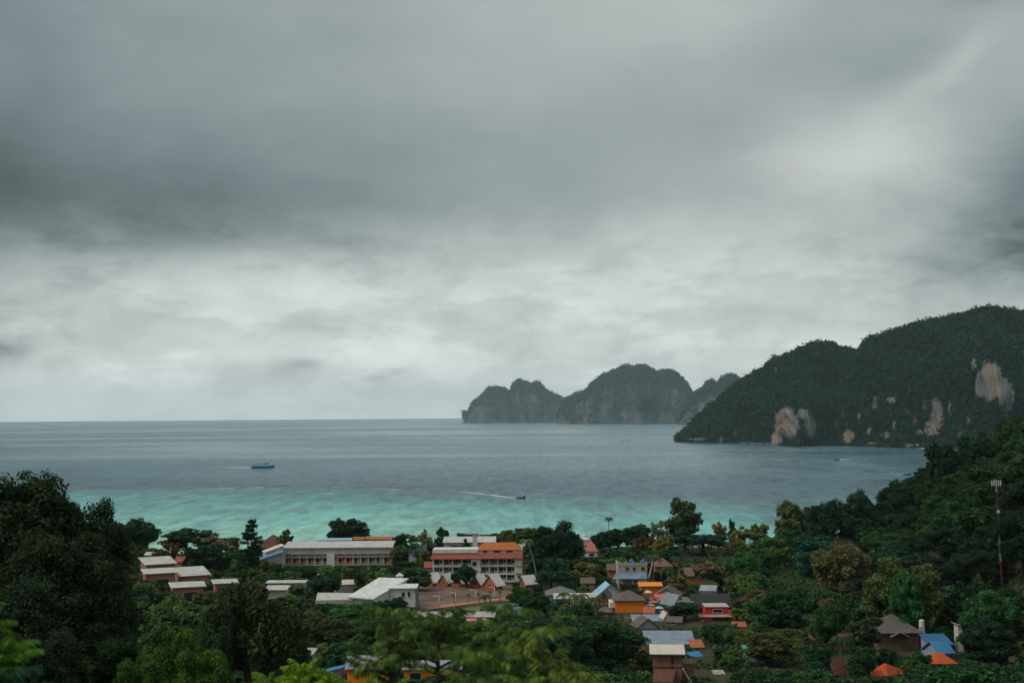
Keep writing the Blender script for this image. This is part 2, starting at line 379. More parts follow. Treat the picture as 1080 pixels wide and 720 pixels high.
# ---------------------------------------------------------------- limestone headland and far islands
def rock_material(name, c0=(.10, .105, .105, 1), c1=(.19, .125, .088, 1), c2=(.22, .185, .15, 1)):
    m_ = bpy.data.materials.new(name); m_.use_nodes = True; g = NG(m_.node_tree); b = g.n['Principled BSDF']
    ge = g.new('ShaderNodeNewGeometry'); pos = ge.outputs['Position']
    at_ = g.new('ShaderNodeAttribute', attribute_name='stone'); f = at_.outputs['Fac']
    n1 = g.noise(g.scalev(pos, (1/20, 1/120, 1/75)), 1, 6, .65); n2 = g.noise(g.scalev(pos, (1/8, 1/90, 1/50)), 1, 5, .7)
    st = g.mixc(g.ss(n1, .48, .62), c0, c1)
    st = g.mixc(g.ss(n2, .48, .66), st, c2)
    st = g.mixc(g.ss(n2, .47, .36), st, (.035, .04, .04, 1))
    gr = g.mixc(g.noise(pos, 1/30, 4, .6), (.006, .020, .015, 1), (.012, .030, .020, 1))
    n3 = g.noise(g.scalev(pos, (1/11, 1/11, 1/20)), 1, 6, .75)
    c = g.mixc(g.ss(g.m('ADD', f, g.m('MULTIPLY', g.m('SUBTRACT', n3, .5), 1.7)), .44, .56), gr, st)
    g.l.new(c, b.inputs['Base Color']); b.inputs['Roughness'].default_value = .95; b.inputs['Specular IOR Level'].default_value = .1
    bp = g.new('ShaderNodeBump'); bp.inputs['Strength'].default_value = .8; bp.inputs['Distance'].default_value = 6
    g.l.new(n2, bp.inputs['Height']); g.l.new(bp.outputs[0], b.inputs['Normal'])
    return m_
ROCK = rock_material('limestone_and_scrub')
ISROCK = rock_material('hazed_limestone', (.06, .075, .078, 1), (.12, .10, .085, 1), (.13, .135, .13, 1))  # bluer greys than the headland rock, part of the distance haze put into colour

def leaf_quads(P, N, size, rng, elong=1.35, jit=.48):
    """kite leaves at P with rough normals N -> verts, faces"""
    n = len(P)
    N = N + rng.normal(0, jit, (n, 3)); N /= np.linalg.norm(N, axis=1, keepdims=True)+1e-9
    A = np.cross(N, rng.normal(0, 1, (n, 3))); A /= np.linalg.norm(A, axis=1, keepdims=True)+1e-9
    B = np.cross(N, A)
    s = (size*rng.uniform(.6, 1.4, n))[:, None]
    a, b_ = A*s*elong, B*s*.62
    dr = N*s*.25
    v = np.stack([P-a*.9, P+b_+dr*rng.uniform(0, 1, (n, 1)), P+a-dr, P-b_+dr*rng.uniform(0, 1, (n, 1))], 1).reshape(-1, 3)
    f = np.arange(4*n).reshape(-1, 4)
    return v, f

def massif(name, label, sky_pts, dist_pts, depth, du, nv, patches, bulge, seed, clump, nclump, base_rock, flabel, leafcol, back=.9, bulges=(), gul=1.0, bare=0.0, mat=None, skyr=4.0):
    xs = [p[0] for p in sky_pts]; ys = [p[1] for p in sky_pts]
    U_ = np.arange(xs[0], xs[-1]+du, du); nu = len(U_)
    tv = np.concatenate([np.linspace(0, 1, nv), 1+np.linspace(0, back, nv//3)[1:]])
    prof = np.interp(U_, xs, ys); d0 = np.interp(U_, [p[0] for p in dist_pts], [p[1] for p in dist_pts])
    rough = (fbm(U_/7.0, U_*0+seed, seed, 4, .6)-.5)*skyr
    vs = np.zeros((len(tv), nu, 3)); st = np.zeros((len(tv), nu))
    tn = (U_-540)/1500
    Yc = d0+depth
    rc = [ray(u, p) for u, p in zip(U_, prof+rough)]
    Hc = np.array([CAM_H + r.z/r.y*yc for r, yc in zip(rc, Yc)]); Hc = np.maximum(Hc, 2)
    ex = np.array([r.x/r.y for r in rc])
    for j, t in enumerate(tv):
        if t <= 1:
            z = Hc*(t**.92); yo = depth*(.10*t + .30*t**2 + .60*t**4)
        else:
            q = (t-1)/back; z = Hc*(1-q**1.6) - 6*q; yo = depth*(1+q*1.2)
        env = (math.sin(math.pi*min(t, 1))*.75+.25*(1-min(t, 1))) if t <= 1 else 0
        wx = U_*d0/1500
        bn = (fbm(wx/(depth*.45), z/(depth*.9)+7, seed, 4)-.5)*2*bulge*depth*env
        bn += (fbm(wx/(depth*.12), z/(depth*.35)+3, seed+5, 3)-.5)*.45*bulge*depth*env
        gl = np.abs(fbm(wx/(depth*.30)+11, z*0+t*.8, seed+3, 3)-.5)*2
        bn += (.5-gl)*.55*depth*min(1, 1.6*env)*gul
        for (bx, bw, bt, bd) in bulges:
            bn -= bd*np.exp(-((U_-bx)/bw)**2)*max(0, 1-(t/bt)**2)
        Y = d0 + yo + bn
        vs[j, :, 0] = ex*Y; vs[j, :, 1] = Y; vs[j, :, 2] = z - (3 if t == 0 else 0)
        # stone areas are picked where the cliff stands bare
        hz = (CAM_H - z)/Y
        py = 437 - (U_-540)*.00785 + hz*1500
        s_ = np.zeros(nu)
        for (cx, cy, rx, ry, k) in patches:
            s_ = np.maximum(s_, k*np.exp(-(((U_-cx)/rx)**2+((py-cy)/ry)**2)**1.5))
        if base_rock: s_ = np.maximum(s_, base_rock*np.exp(-(z/ (0.10*Hc.max()))**2)*(.5+.9*fbm(U_/9, U_*0+.5, seed+9, 3)))
        if bare: s_ = np.maximum(s_, bare*(.55+.9*fbm(wx/(depth*.05), z/(depth*.5), seed+6, 4))*np.clip((1.02-t)/.45, 0, 1))
        st[j] = s_
    n = nu; mt = len(tv); idx = np.arange(n*mt).reshape(mt, n)
    fc = np.stack([idx[:-1, :-1], idx[:-1, 1:], idx[1:, 1:], idx[1:, :-1]], -1).reshape(-1, 4)
    me = mesh_np(name, vs.reshape(-1, 3), fc, mat or ROCK, True)
    a = me.attributes.new('stone', 'FLOAT', 'POINT'); a.data.foreach_set('value', st.ravel().astype(np.float32))
    tag(link(name, me), label, 'hill', kind='structure')
    # forest cover on the part that faces the bay
    jj = rng.integers(1, mt-2, nclump*3) + 0; ii = rng.integers(0, n-1, nclump*3)
    Pq = vs[jj, ii]; stv = st[jj, ii]
    e1 = vs[jj, ii+1]-Pq; e2 = vs[jj+1, ii]-Pq; nr = np.cross(e1, e2); ar = np.linalg.norm(nr, axis=1); nr /= ar[:, None]+1e-9
    keep = (rng.uniform(0, 1, len(Pq)) < np.minimum(1, ar/np.percentile(ar, 80))) & (stv + (rng.uniform(0, 1, len(Pq))-.5)*.3 < .42) & (Pq[:, 2] > clump*.4)
    Pq, nr = Pq[keep][:nclump], nr[keep][:nclump]
    Pq = Pq + (rng.uniform(0, 1, (len(Pq), 1)))*e1[keep][:nclump] + (rng.uniform(0, 1, (len(Pq), 1)))*e2[keep][:nclump]
    k = 4
    cs = clump*rng.uniform(.5, 1.35, (len(Pq), 1))*(.6+1.0*fbm(Pq[:, 0]/(clump*9), Pq[:, 2]/(clump*9), 91, 3))[:, None]
    PP = np.repeat(Pq + nr*cs*.3, k, 0) + rng.normal(0, 1, (len(Pq)*k, 3))*np.repeat(cs, k, 0)*.42
    NN = np.repeat(nr, k, 0)*.5 + np.array([0, -.2, .75])
    v, f = leaf_quads(PP, NN, clump*.55, rng, 1.1, .5)
    o = link('forest', mesh_np('forest', v, f, FARLEAF)); o.color = leafcol
    tag(o, flabel, 'forest', kind='stuff')

near_sky = [(712, 463), (716, 459), (721, 454), (735, 440), (753, 425.5), (781, 401), (805, 388.6), (816, 378), (834, 373), (841, 367.5), (862, 359), (879, 361.5), (886, 366), (897, 368.5), (907, 367.5), (913, 358.7), (943, 348), (967, 341), (992, 336), (1017, 329), (1038, 324.6), (1052, 325), (1066, 326), (1080, 329), (1130, 345), (1200, 352), (1300, 372), (1400, 410)]
massif('headland_hill', 'steep forested limestone headland across the bay with bare orange cliff faces', near_sky,
       [(712, 2960), (800, 2700), (900, 2480), (980, 2340), (1080, 2200), (1400, 2000)], 330, .8, 90,
       [(828, 446, 15, 18, 1.0), (853, 450, 8, 14, .9), (846, 436, 8, 8, .7), (818, 462, 8, 7, .9), (1042, 402, 15, 22, 1.1), (1058, 418, 10, 20, 1.0), (1032, 412, 7, 12, .8), (985, 438, 10, 24, .75), (978, 452, 7, 14, .7), (922, 425, 4, 10, .8), (938, 422, 7, 4, .9), (893, 460, 8, 10, .75), (933, 459, 9, 5, .7), (915, 455, 4, 6, .7), (955, 432, 3, 8, .55), (887, 436, 3, 7, .5), (968, 455, 5, 4, .6), (1020, 440, 6, 10, .5), (760, 462, 3, 5, .6), (775, 457, 3, 8, .62), (868, 455, 3, 9, .66), (880, 447, 3, 8, .6), (905, 440, 3, 9, .62), (941, 448, 3, 9, .62), (962, 444, 3, 10, .62), (972, 425, 4, 10, .56), (1000, 430, 4, 14, .62), (1026, 384, 5, 10, .6), (870, 466, 10, 2, .7), (920, 467, 14, 2, .7), (960, 469, 14, 2, .62), (818, 390, 5, 3, .6), (735, 463, 12, 2, .8), (1010, 458, 5, 8, .5), (800, 467, 40, 1.5, .7)],
       .24, 5, 5.0, 52000, 0, 'dense dark green forest covering the limestone headland', (.0045, .0165, .0125, 1),
       skyr=7.0, bulges=[(838, 22, .62, 120), (740, 25, .6, 60), (950, 30, .8, 70), (1040, 40, .7, 40)])
isl_left = [(488.5, 445), (489.3, 436), (490, 433), (491.3, 434), (492, 441), (493, 437), (495, 433), (499.6, 423), (507, 417.4), (514.4, 410), (525, 407.6), (532, 410), (538.7, 413), (541, 404), (547.6, 399.6), (554.4, 402), (559, 404.7), (566, 402.6), (572, 407), (579.6, 413), (588.5, 419), (597.4, 422), (612, 430), (625, 442)]
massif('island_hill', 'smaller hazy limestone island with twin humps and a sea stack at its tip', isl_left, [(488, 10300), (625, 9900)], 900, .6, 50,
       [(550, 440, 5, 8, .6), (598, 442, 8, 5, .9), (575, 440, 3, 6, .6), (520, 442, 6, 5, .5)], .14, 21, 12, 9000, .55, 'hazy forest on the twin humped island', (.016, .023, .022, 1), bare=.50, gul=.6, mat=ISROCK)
isl_mid = [(588, 440), (597, 421), (606, 416.8), (618, 412.4), (624, 404), (633, 396.7), (644.8, 390.7), (656.7, 387.2), (662.6, 384.8), (668.5, 387.2), (674.4, 384.8), (683, 388.4), (692, 392), (704, 390.7), (713, 393), (722, 401), (728, 410), (732, 418), (745, 430), (760, 444)]
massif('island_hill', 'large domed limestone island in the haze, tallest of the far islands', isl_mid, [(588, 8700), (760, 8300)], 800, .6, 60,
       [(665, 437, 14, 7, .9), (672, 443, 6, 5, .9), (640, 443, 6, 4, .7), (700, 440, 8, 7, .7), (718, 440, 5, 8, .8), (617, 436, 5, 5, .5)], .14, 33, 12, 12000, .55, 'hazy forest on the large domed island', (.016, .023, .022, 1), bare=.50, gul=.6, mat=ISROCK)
isl_right = [(716, 444), (730, 417), (742.6, 408.5), (745.6, 403.2), (750, 400.5), (756, 404.7), (762, 399.6), (770.7, 396), (775, 397.3), (779, 402), (800, 425), (820, 444)]
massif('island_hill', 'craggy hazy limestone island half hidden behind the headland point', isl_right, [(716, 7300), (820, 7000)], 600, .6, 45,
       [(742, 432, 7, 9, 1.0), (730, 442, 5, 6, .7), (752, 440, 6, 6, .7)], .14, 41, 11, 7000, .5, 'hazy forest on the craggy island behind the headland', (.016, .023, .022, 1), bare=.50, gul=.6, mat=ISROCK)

# pale cove beach below the headland
mb = MB()
pp = [(948, 471.0), (960, 471.6), (972, 472.3), (985, 473.0), (1000, 473.6)]
def sea_at(px, py, z=.05):
    v = ray(px, py); t = (z-CAM_H)/v.z; return Vector((v.x*t, v.y*t, z))
lo = [sea_at(px, py+.5, .06) for px, py in pp]; hi = [sea_at(px, py-1.4, .06) + Vector((0, 0, 1.8)) for px, py in pp]
for i in range(len(pp)-1): mb.hexa([lo[i]-Vector((0, 0, 2)), lo[i+1]-Vector((0, 0, 2)), hi[i+1]-Vector((0, 0, 4)), hi[i]-Vector((0, 0, 4)), lo[i], lo[i+1], hi[i+1], hi[i]])
SAND = pmat('pale_sand', (.55, .5, .4), .95, .1, .05)
tag(mb.build('beach', SAND), 'pale strip of cove sand at the foot of the headland', 'beach', kind='structure')

# ---------------------------------------------------------------- haze
vm = bpy.data.materials.new('haze_air'); vm.use_nodes = True; g = NG(vm.node_tree); g.n.clear()
pv = g.new('ShaderNodeVolumePrincipled'); pv.inputs['Color'].default_value = (.76, .96, 1, 1); pv.inputs['Density'].default_value = 2.7e-5
pv.inputs['Anisotropy'].default_value = .2
for k in ('Density Attribute', 'Color Attribute', 'Temperature Attribute'):
    try: pv.inputs[k].default_value = ''
    except Exception: pass
g.l.new(pv.outputs[0], g.new('ShaderNodeOutputMaterial').inputs['Volume'])
try: vm.cycles.homogeneous_volume = True
except Exception: pass
mb = MB(); mb.box(-15000, 15000, -420, 26800, -4.5, 480)
hz = mb.build('haze', vm); tag(hz, 'thin sea haze filling the whole bay', 'haze', kind='stuff')

# ================================================================ village
PROT = []       # (x0, y0, x1, y1, Y): picture areas in which nothing nearer may grow, used only while planting
MARKS = []      # (phrase, px, py): landmarks the tree labels refer to
def prot(x0, y0, x1, y1, Y): PROT.append((x0, y0, x1, y1, Y))
def mark(phrase, px, py): MARKS.append((phrase, px, py))

def windows(parent, spec, y, mat=GLASS, frame=WHITE, name='window', depth=.12):
    """spec: (x0, x1, z0, z1) in the parent's space on the face at y (facing -y)"""
    for (a, b_, c_, d) in spec:
        wn = MB().box(a, b_, y-.05, y+.10, c_, d).build(name, mat, parent)
        f = MB(); t = .09
        f.box(a-t, b_+t, y-depth, y-.02, d+.002, d+t).box(a-t, b_+t, y-depth-.05, y-.02, c_-t, c_-.002)
        f.box(a-t, a-.002, y-depth, y-.02, c_, d).box(b_+.002, b_+t, y-depth, y-.02, c_, d)
        f.build('frame', frame, wn)
def doors(parent, spec, y, mat=BROWNW):
    for (a, b_, c_, d) in spec:
        dn = MB().box(a, b_, y-.07, y+.08, c_, d).build('door', mat, parent)
        MB().box(b_-.16, b_-.08, y-.13, y-.073, c_+.95, c_+1.05).build('handle', METAL, dn)

def roof_mesh(kind, w, d, h, rh, oh, t=.16):
    """roof over a w x d plan, eave at z=h, rising rh"""
    m = MB(); x = w/2+oh; y = d/2+oh
    e = h - rh*oh/(d/2) if kind in ('gable',) else h
    if kind == 'gable':          # ridge along x
        m.slab([(-x, -y, e), (x, -y, e), (x, 0, h+rh), (-x, 0, h+rh)], t)
        m.slab([(-x, .004, h+rh), (x, .004, h+rh), (x, y, e), (-x, y, e)], t)
    elif kind == 'front':        # ridge along y, gable end faces the camera
        e = h - rh*oh/(w/2)
        m.slab([(-x, -y, e), (0, -y, h+rh), (0, y, h+rh), (-x, y, e)], t)
        m.slab([(.004, -y, h+rh), (x, -y, e), (x, y, e), (.004, y, h+rh)], t)
    elif kind == 'hip':
        r = max(w/2-d/2, .0)
        if w < d: r = .2
        yy = 0 if w >= d else 0
        a = [(-x, -y, h), (x, -y, h), (x, y, h), (-x, y, h)]; p, q = (-r, 0, h+rh), (r, 0, h+rh)
        lo = [(v[0], v[1], v[2]-t) for v in a]
        m.add(a+lo+[p, q], [(0, 1, 9, 8), (1, 2, 9), (2, 3, 8, 9), (3, 0, 8), (4, 5, 1, 0), (5, 6, 2, 1), (6, 7, 3, 2), (7, 4, 0, 3), (7, 6, 5, 4)])
    elif kind == 'mono':         # low in front, high behind
        m.slab([(-x, -y, h), (x, -y, h), (x, y, h+rh), (-x, y, h+rh)], t)
    elif kind == 'monol':        # low on the right, high on the left
        m.slab([(-x, -y, h+rh), (x, -y, h), (x, y, h), (-x, y, h+rh)], t)
    elif kind == 'monor':
        m.slab([(-x, -y, h), (x, -y, h+rh), (x, y, h+rh), (-x, y, h)], t)
    elif kind == 'flat':
        m.slab([(-x, -y, h), (x, -y, h), (x, y, h), (-x, y, h)], -rh)
    return m

def house(name, label, x0, x1, yeave, yroof, Y, depth, wall, roof, kind='gable', base=None, oh=.5, rz=0, win=(), door=(), group=None, cat='house', py=None, keep=True, rh=None, winmat=GLASS, gablewall=True):
    """x0..x1 front width, eave and roof top heights; measured at distance Y"""
    xc = (x0+x1)/2; c = at(xc, yeave, Y); wd = (x1-x0)/1500*Y - 2*oh; zb = gz(c.x, Y+depth/2) - .3
    zb = min(zb, gz(c.x, Y)-.3) if base is None else base
    h = c.z - zb
    if rh is None:
        Yr = Y + {'gable': depth/2, 'hip': depth/2, 'front': 0, 'mono': depth, 'flat': 0}.get(kind, 0)
        rh = at(xc, yroof, Yr).z - c.z
    o = empty(name, (c.x, Y+depth/2, zb), R_(rz)); tag(o, label, cat, group)
    m = MB(); w2, d2 = wd/2, depth/2
    m.box(-w2, w2, -d2, d2, 0, h-.02)
    if kind == 'gable' and gablewall:
        for s in (-1, 1):
            xa, xb = (s*w2, s*(w2-.2)); xa, xb = min(xa, xb), max(xa, xb)
            m.add([(xa, -d2, h-.019), (xa, d2, h-.019), (xa, 0, h+rh-.18), (xb, -d2, h-.019), (xb, d2, h-.019), (xb, 0, h+rh-.18)], [(0, 1, 2), (5, 4, 3), (0, 3, 4, 1), (1, 4, 5, 2), (2, 5, 3, 0)])
    if kind == 'front' and gablewall:
        for s in (-1, 1):
            ya, yb = min(s*d2, s*(d2-.2)), max(s*d2, s*(d2-.2))
            m.add([(-w2, ya, h-.019), (w2, ya, h-.019), (0, ya, h+rh-.18), (-w2, yb, h-.019), (w2, yb, h-.019), (0, yb, h+rh-.18)], [(0, 1, 2), (5, 4, 3), (0, 3, 4, 1), (1, 4, 5, 2), (2, 5, 3, 0)])
    if kind in ('mono', 'monol', 'monor'):
        zs = {'mono': (0, 0, rh, rh), 'monol': (rh, 0, 0, rh), 'monor': (0, rh, rh, 0)}[kind]
        p = [(-w2+.003, -d2+.003), (w2-.003, -d2+.003), (w2-.003, d2-.003), (-w2+.003, d2-.003)]
        m.hexa([(a, b_, h-.03) for a, b_ in p] + [(a, b_, h-.02+max(zz-.2, .01)) for (a, b_), zz in zip(p, zs)])
    m.build('wall', wall, o)
    r = roof_mesh(kind, wd, depth, h, rh, oh).build('roof', roof, o)
    if win: windows(o, [(a*wd-w2, b_*wd-w2, c_*h, d_*h) for a, b_, c_, d_ in win], -d2, winmat)
    if door: doors(o, [(a*wd-w2, b_*wd-w2, .3, .3+c_) for a, b_, c_ in door], -d2)
    if keep: prot(x0, min(yroof, yeave), x1, py or yeave+8, Y+depth)
    return o, wd, h, rh

# ---- long pale hotel block
def long_block():
    Y = 527; c = at(356, 577, Y); wd = 112/1500*Y; zb = 3.2; h = c.z-zb; dp = 13
    o = empty('hotel', (c.x, Y+dp/2, zb)); tag(o, 'long pale two storey hotel block with orange and green balcony panels', 'hotel')
    w2, d2 = wd/2, dp/2
    MB().box(-w2, w2, -d2+1.6, d2, 0, h-.15).build('wall', CONC, o)
    m = MB(); m.slab([(-w2-.6, -d2-.4, h), (w2+.6, -d2-.4, h), (w2+.6, d2, h+1.2), (-w2-.6, d2, h+1.2)], .25); rf = m.build('roof', WROOF, o)
    MB().box(-w2-.2, w2+.2, -d2, -d2+.25, h-2.25, h-.27).build('parapet', pmat('weathered_white', (.5, .44, .40), .85, .25, .5, stain=(.36, .28, .25)), o)
    zf = (2.2, 5.1)   # floor levels
    fl = MB()
    for z_ in zf: fl.box(-w2, w2, -d2, -d2+1.6, z_-.3, z_)
    fl.box(-w2, w2, -d2, -d2+1.6, h-2.6, h-2.26)
    fl.build('balcony_slab', CONC, o)
    for z_ in zf:
        rl = MB(); rl.box(-w2, w2, -d2, -d2+.08, z_+.85, z_+.95); rl.box(-w2, w2, -d2, -d2+.08, z_+.40, z_+.47); rl.box(-w2, w2, -d2, -d2+.08, z_+.1, z_+.17)
        k = int(wd/1.2)
        for i in range(k+1):
            xx = -w2+.05+i*(wd-.1)/k; rl.box(xx-.03, xx+.03, -d2+.085, -d2+.13, z_, z_+.9)
        rl.build('railing', METAL, o)
    n = 14; cw = wd/n
    ora = pmat('hotel_orange', (.62, .14, .03), .8, .15, .6); grn = pmat('hotel_green', (.16, .34, .06), .8, .15, .6)
    for i in range(n+1):
        xx = -w2 + i*cw; MB().box(xx-.14, xx+.14, -d2+.26, -d2+.5, 0, h-.4).build('pillar', WHITE, o)
    cols = {0: ora, 1: ora, 2: ora, 3: ora, 7: ora, 8: ora, 12: WHITE, 10: grn, 11: grn, 13: ora, 5: WHITE, 6: WHITE}
    for z_ in zf:
        for i in range(n):
            xx = -w2 + i*cw
            MB().box(xx+.4, xx+cw*.48, -d2+1.5, -d2+1.66, z_+.02, z_+2.1).build('door', GLASS, o)
            if i in cols: MB().box(xx+cw*.42, xx+cw-.16, -d2+1.40, -d2+1.64, z_+.01, z_+2.2).build('wall_panel', cols[i], o)
    # stair bay
    MB().box(-w2+5.6*cw, -w2+6.6*cw, -d2-.3, -d2+1.4, 0, h-2.3).build('stair_bay', WHITE, o)
    prot(300, 566, 412, 597, Y+dp); mark('the long pale hotel block', 356, 585)
    # orange tiled building just behind
    house('house', 'low seaside roof of orange tiles peeking over the pale hotel block', 372, 413, 568.2, 565.6, 560, 7, WHITE, TERRA, 'gable', py=569)
    house('house', 'thin pale blue sheet roof peeking over the pale hotel block', 333, 371, 569, 567, 556, 7, WHITE, LBLUER, 'gable', py=570)
long_block()

# ---- main hotel with terracotta skirt roof
def main_hotel():
    Y = 480; s = Y/1500.; zb = 3.2; dp = 12
    def X(px): return at(px, 600, Y).x
    def Z(py): return at(505, py, Y).z - zb
    xl, xm, xr = X(456), X(503), X(551)
    cx = (xl+xr)/2
    o = empty('hotel', (cx, Y+dp/2, zb)); tag(o, 'white three storey hotel with terracotta skirt roof and orange hip roof', 'hotel')
    d2 = dp/2; L, Mx, Rr = xl-cx, xm-cx, xr-cx
    MB().box(L, Rr, -d2+1.8, d2, 0, Z(580)).build('wall', WHITE, o)
    # windows of the top storey
    for (a, b_) in ((509, 514), (521, 528), (534, 541)):
        windows(o, [(X(a)-cx, X(b_)-cx, Z(583.2), Z(581.0))], -d2+1.78)
    MB().box(L+.02, Mx+.4, -d2+1.2, -d2+1.6, Z(583.2), Z(579.2)).build('parapet', WHITE, o)
    # skirt roof
    m = MB(); m.slab([(L-.8, -d2-.9, Z(588.5)), (Rr+.3, -d2-.9, Z(588.5)), (Rr-.6, -d2+1.75, Z(583.6)), (L+.2, -d2+1.75, Z(583.6))], .2)
    m.slab([(Rr+.35, -d2-.9, Z(588.5)), (Rr+.35, d2, Z(588.5)), (Rr-.5, d2, Z(583.6)), (Rr-.5, -d2+1.78, Z(583.6))], .2)
    m.build('skirt_roof', REDT, o)
    # upper hip roof
    a, b_ = X(503.5)-cx, X(550.5)-cx; r1, r2 = X(511)-cx, X(543)-cx; y0, y1 = -d2+1.5, d2
    ze, zr = Z(580.3), Z(580.3)+2.1
    mid = (y0+y1)/2
    q = [(a, y0, ze), (b_, y0, ze), (b_, y1, ze), (a, y1, ze), (a, y0, ze-.2), (b_, y0, ze-.2), (b_, y1, ze-.2), (a, y1, ze-.2), (r1, mid, zr), (r2, mid, zr)]
    MB().add(q, [(0, 1, 9, 8), (1, 2, 9), (2, 3, 8, 9), (3, 0, 8), (4, 5, 1, 0), (5, 6, 2, 1), (6, 7, 3, 2), (7, 4, 0, 3), (7, 6, 5, 4)]).build('hip_roof', ORANGET, o)
    # balconies
    for zf in (Z(596.6), Z(605.2), Z(613)):
        for (p, q_) in ((L+.3, X(497)-cx), (X(507)-cx, X(543)-cx)):
            MB().box(p, q_, -d2, -d2+1.8, zf-.25, zf+.02).build('balcony_slab', WHITE, o)
            r = MB().box(p, q_, -d2, -d2+.15, zf+.021, zf+.40)
            r.box(p, q_, -d2+.02, -d2+.10, zf+.86, zf+.93)
            k = int((q_-p)/.9)
            for i in range(k+1): r.box(p+.02+i*(q_-p-.1)/k, p+.08+i*(q_-p-.1)/k, -d2+.03, -d2+.09, zf+.40, zf+.86)
            r.build('railing', WHITE, o)
            n = max(2, round((q_-p)/3.0)); cw = (q_-p)/n
            for i in range(n):
                MB().box(p+i*cw+.35, p+i*cw+cw*.60, -d2+1.7, -d2+1.9, zf+.02, zf+2.15).build('door', GLASS, o)
                MB().box(p+i*cw+cw*.68, p+i*cw+cw*.93, -d2+1.72, -d2+1.88, zf+.9, zf+1.9).build('window', GLASS, o)
            for i in range(n+1):
                MB().box(p+i*cw-.16, p+i*cw+.16, -d2+.155, -d2+1.8, zf+.022, zf+2.35).build('pillar', WHITE, o)
    # stair core and end wall
    MB().box(X(497.3)-cx, X(506.7)-cx, -d2-.25, -d2+1.7, 0, Z(589)).build('stair_core', WHITE, o)
    windows(o, [(X(498.3)-cx, X(502.6)-cx, Z(596.5), Z(592))], -d2-.25)
    MB().box(X(543.3)-cx, Rr-.1, -d2-.2, -d2+1.7, 0, Z(588.8)).build('end_wall', WHITE, o)
    for zf in (Z(597), Z(605)):
        MB().box(X(544)-cx, Rr+1.2, -d2-.5, -d2-.21, zf, zf+.12).build('stair_landing', BROWNW, o)
    prot(455, 573, 553, 606, Y+dp); mark('the orange roofed white hotel', 505, 595)
    # pale roofed block behind
    house('house', 'dark windowed house with pale sheet roof behind the white hotel', 467, 523, 571.5, 565.5, 545, 10, CONC, WROOF, 'mono', win=[(.14, .28, .62, .86), (.30, .42, .62, .86), (.68, .86, .62, .86)], py=578)
    cmn = at(501, 563, 540)
    p = empty('concrete_tower', (cmn.x, 540, 3)); tag(p, 'narrow white water tower post rising behind the white hotel', 'tower')
    MB().box(-.9, .9, -.9, .9, 0, cmn.z-3).build('shaft', WHITE, p); MB().box(-1.2, 1.2, -1.2, 1.2, cmn.z-2.998, cmn.z-2.6).build('cap', CONC, p)
main_hotel()

# ---- salmon cottages with monopitch roofs
def cottage(label, x0, x1, ye, yr, Y, rise, kind, depth, rz, roof=WROOF, win=()):
    house('cottage', label, x0, x1, ye-1, yr, Y, depth, SALMON, roof, kind, rz=rz+14, rh=rise*.62, oh=.7, group='salmon cottages by the bay', win=win or [(.35, .8, .45, .8)], winmat=SHADE, py=ye+5, cat='cottage')
cottage('salmon cottage with white sheet roof, farthest back of the cottage cluster', 146, 180, 595.5, 588, 468, 2.6, 'mono', 8, 14, win=[(.5, .8, .55, .85)])
cottage('salmon cottage with a wide white roof tilted up on its right corner', 182, 216, 607.5, 598, 442, 3.0, 'mono', 8, 14, win=[(.45, .82, .5, .82)])
cottage('salmon cottage with narrow white roof in front of the farthest cottage', 148, 183, 605, 600, 436, 1.5, 'mono', 5, 10)
cottage('low cottage with greyish roof in front of the tilted white roof', 177, 214, 619.5, 613, 412, 1.4, 'mono', 5, 6, roof=pmat('grey_white_roof', (.5, .48, .45), .6, .15, .5, kind='corrugated'))
cottage('low cottage with flat pale roof beside a shrubby tree', 222, 249, 615.5, 611.5, 425, .9, 'mono', 5, 4)
mark('the salmon cottages', 182, 604)
house('house', 'small white house with broken roofline hidden in trees by the cottages', 152, 174, 584.5, 581.5, 520, 6, WHITE, WROOF, 'gable', py=586)

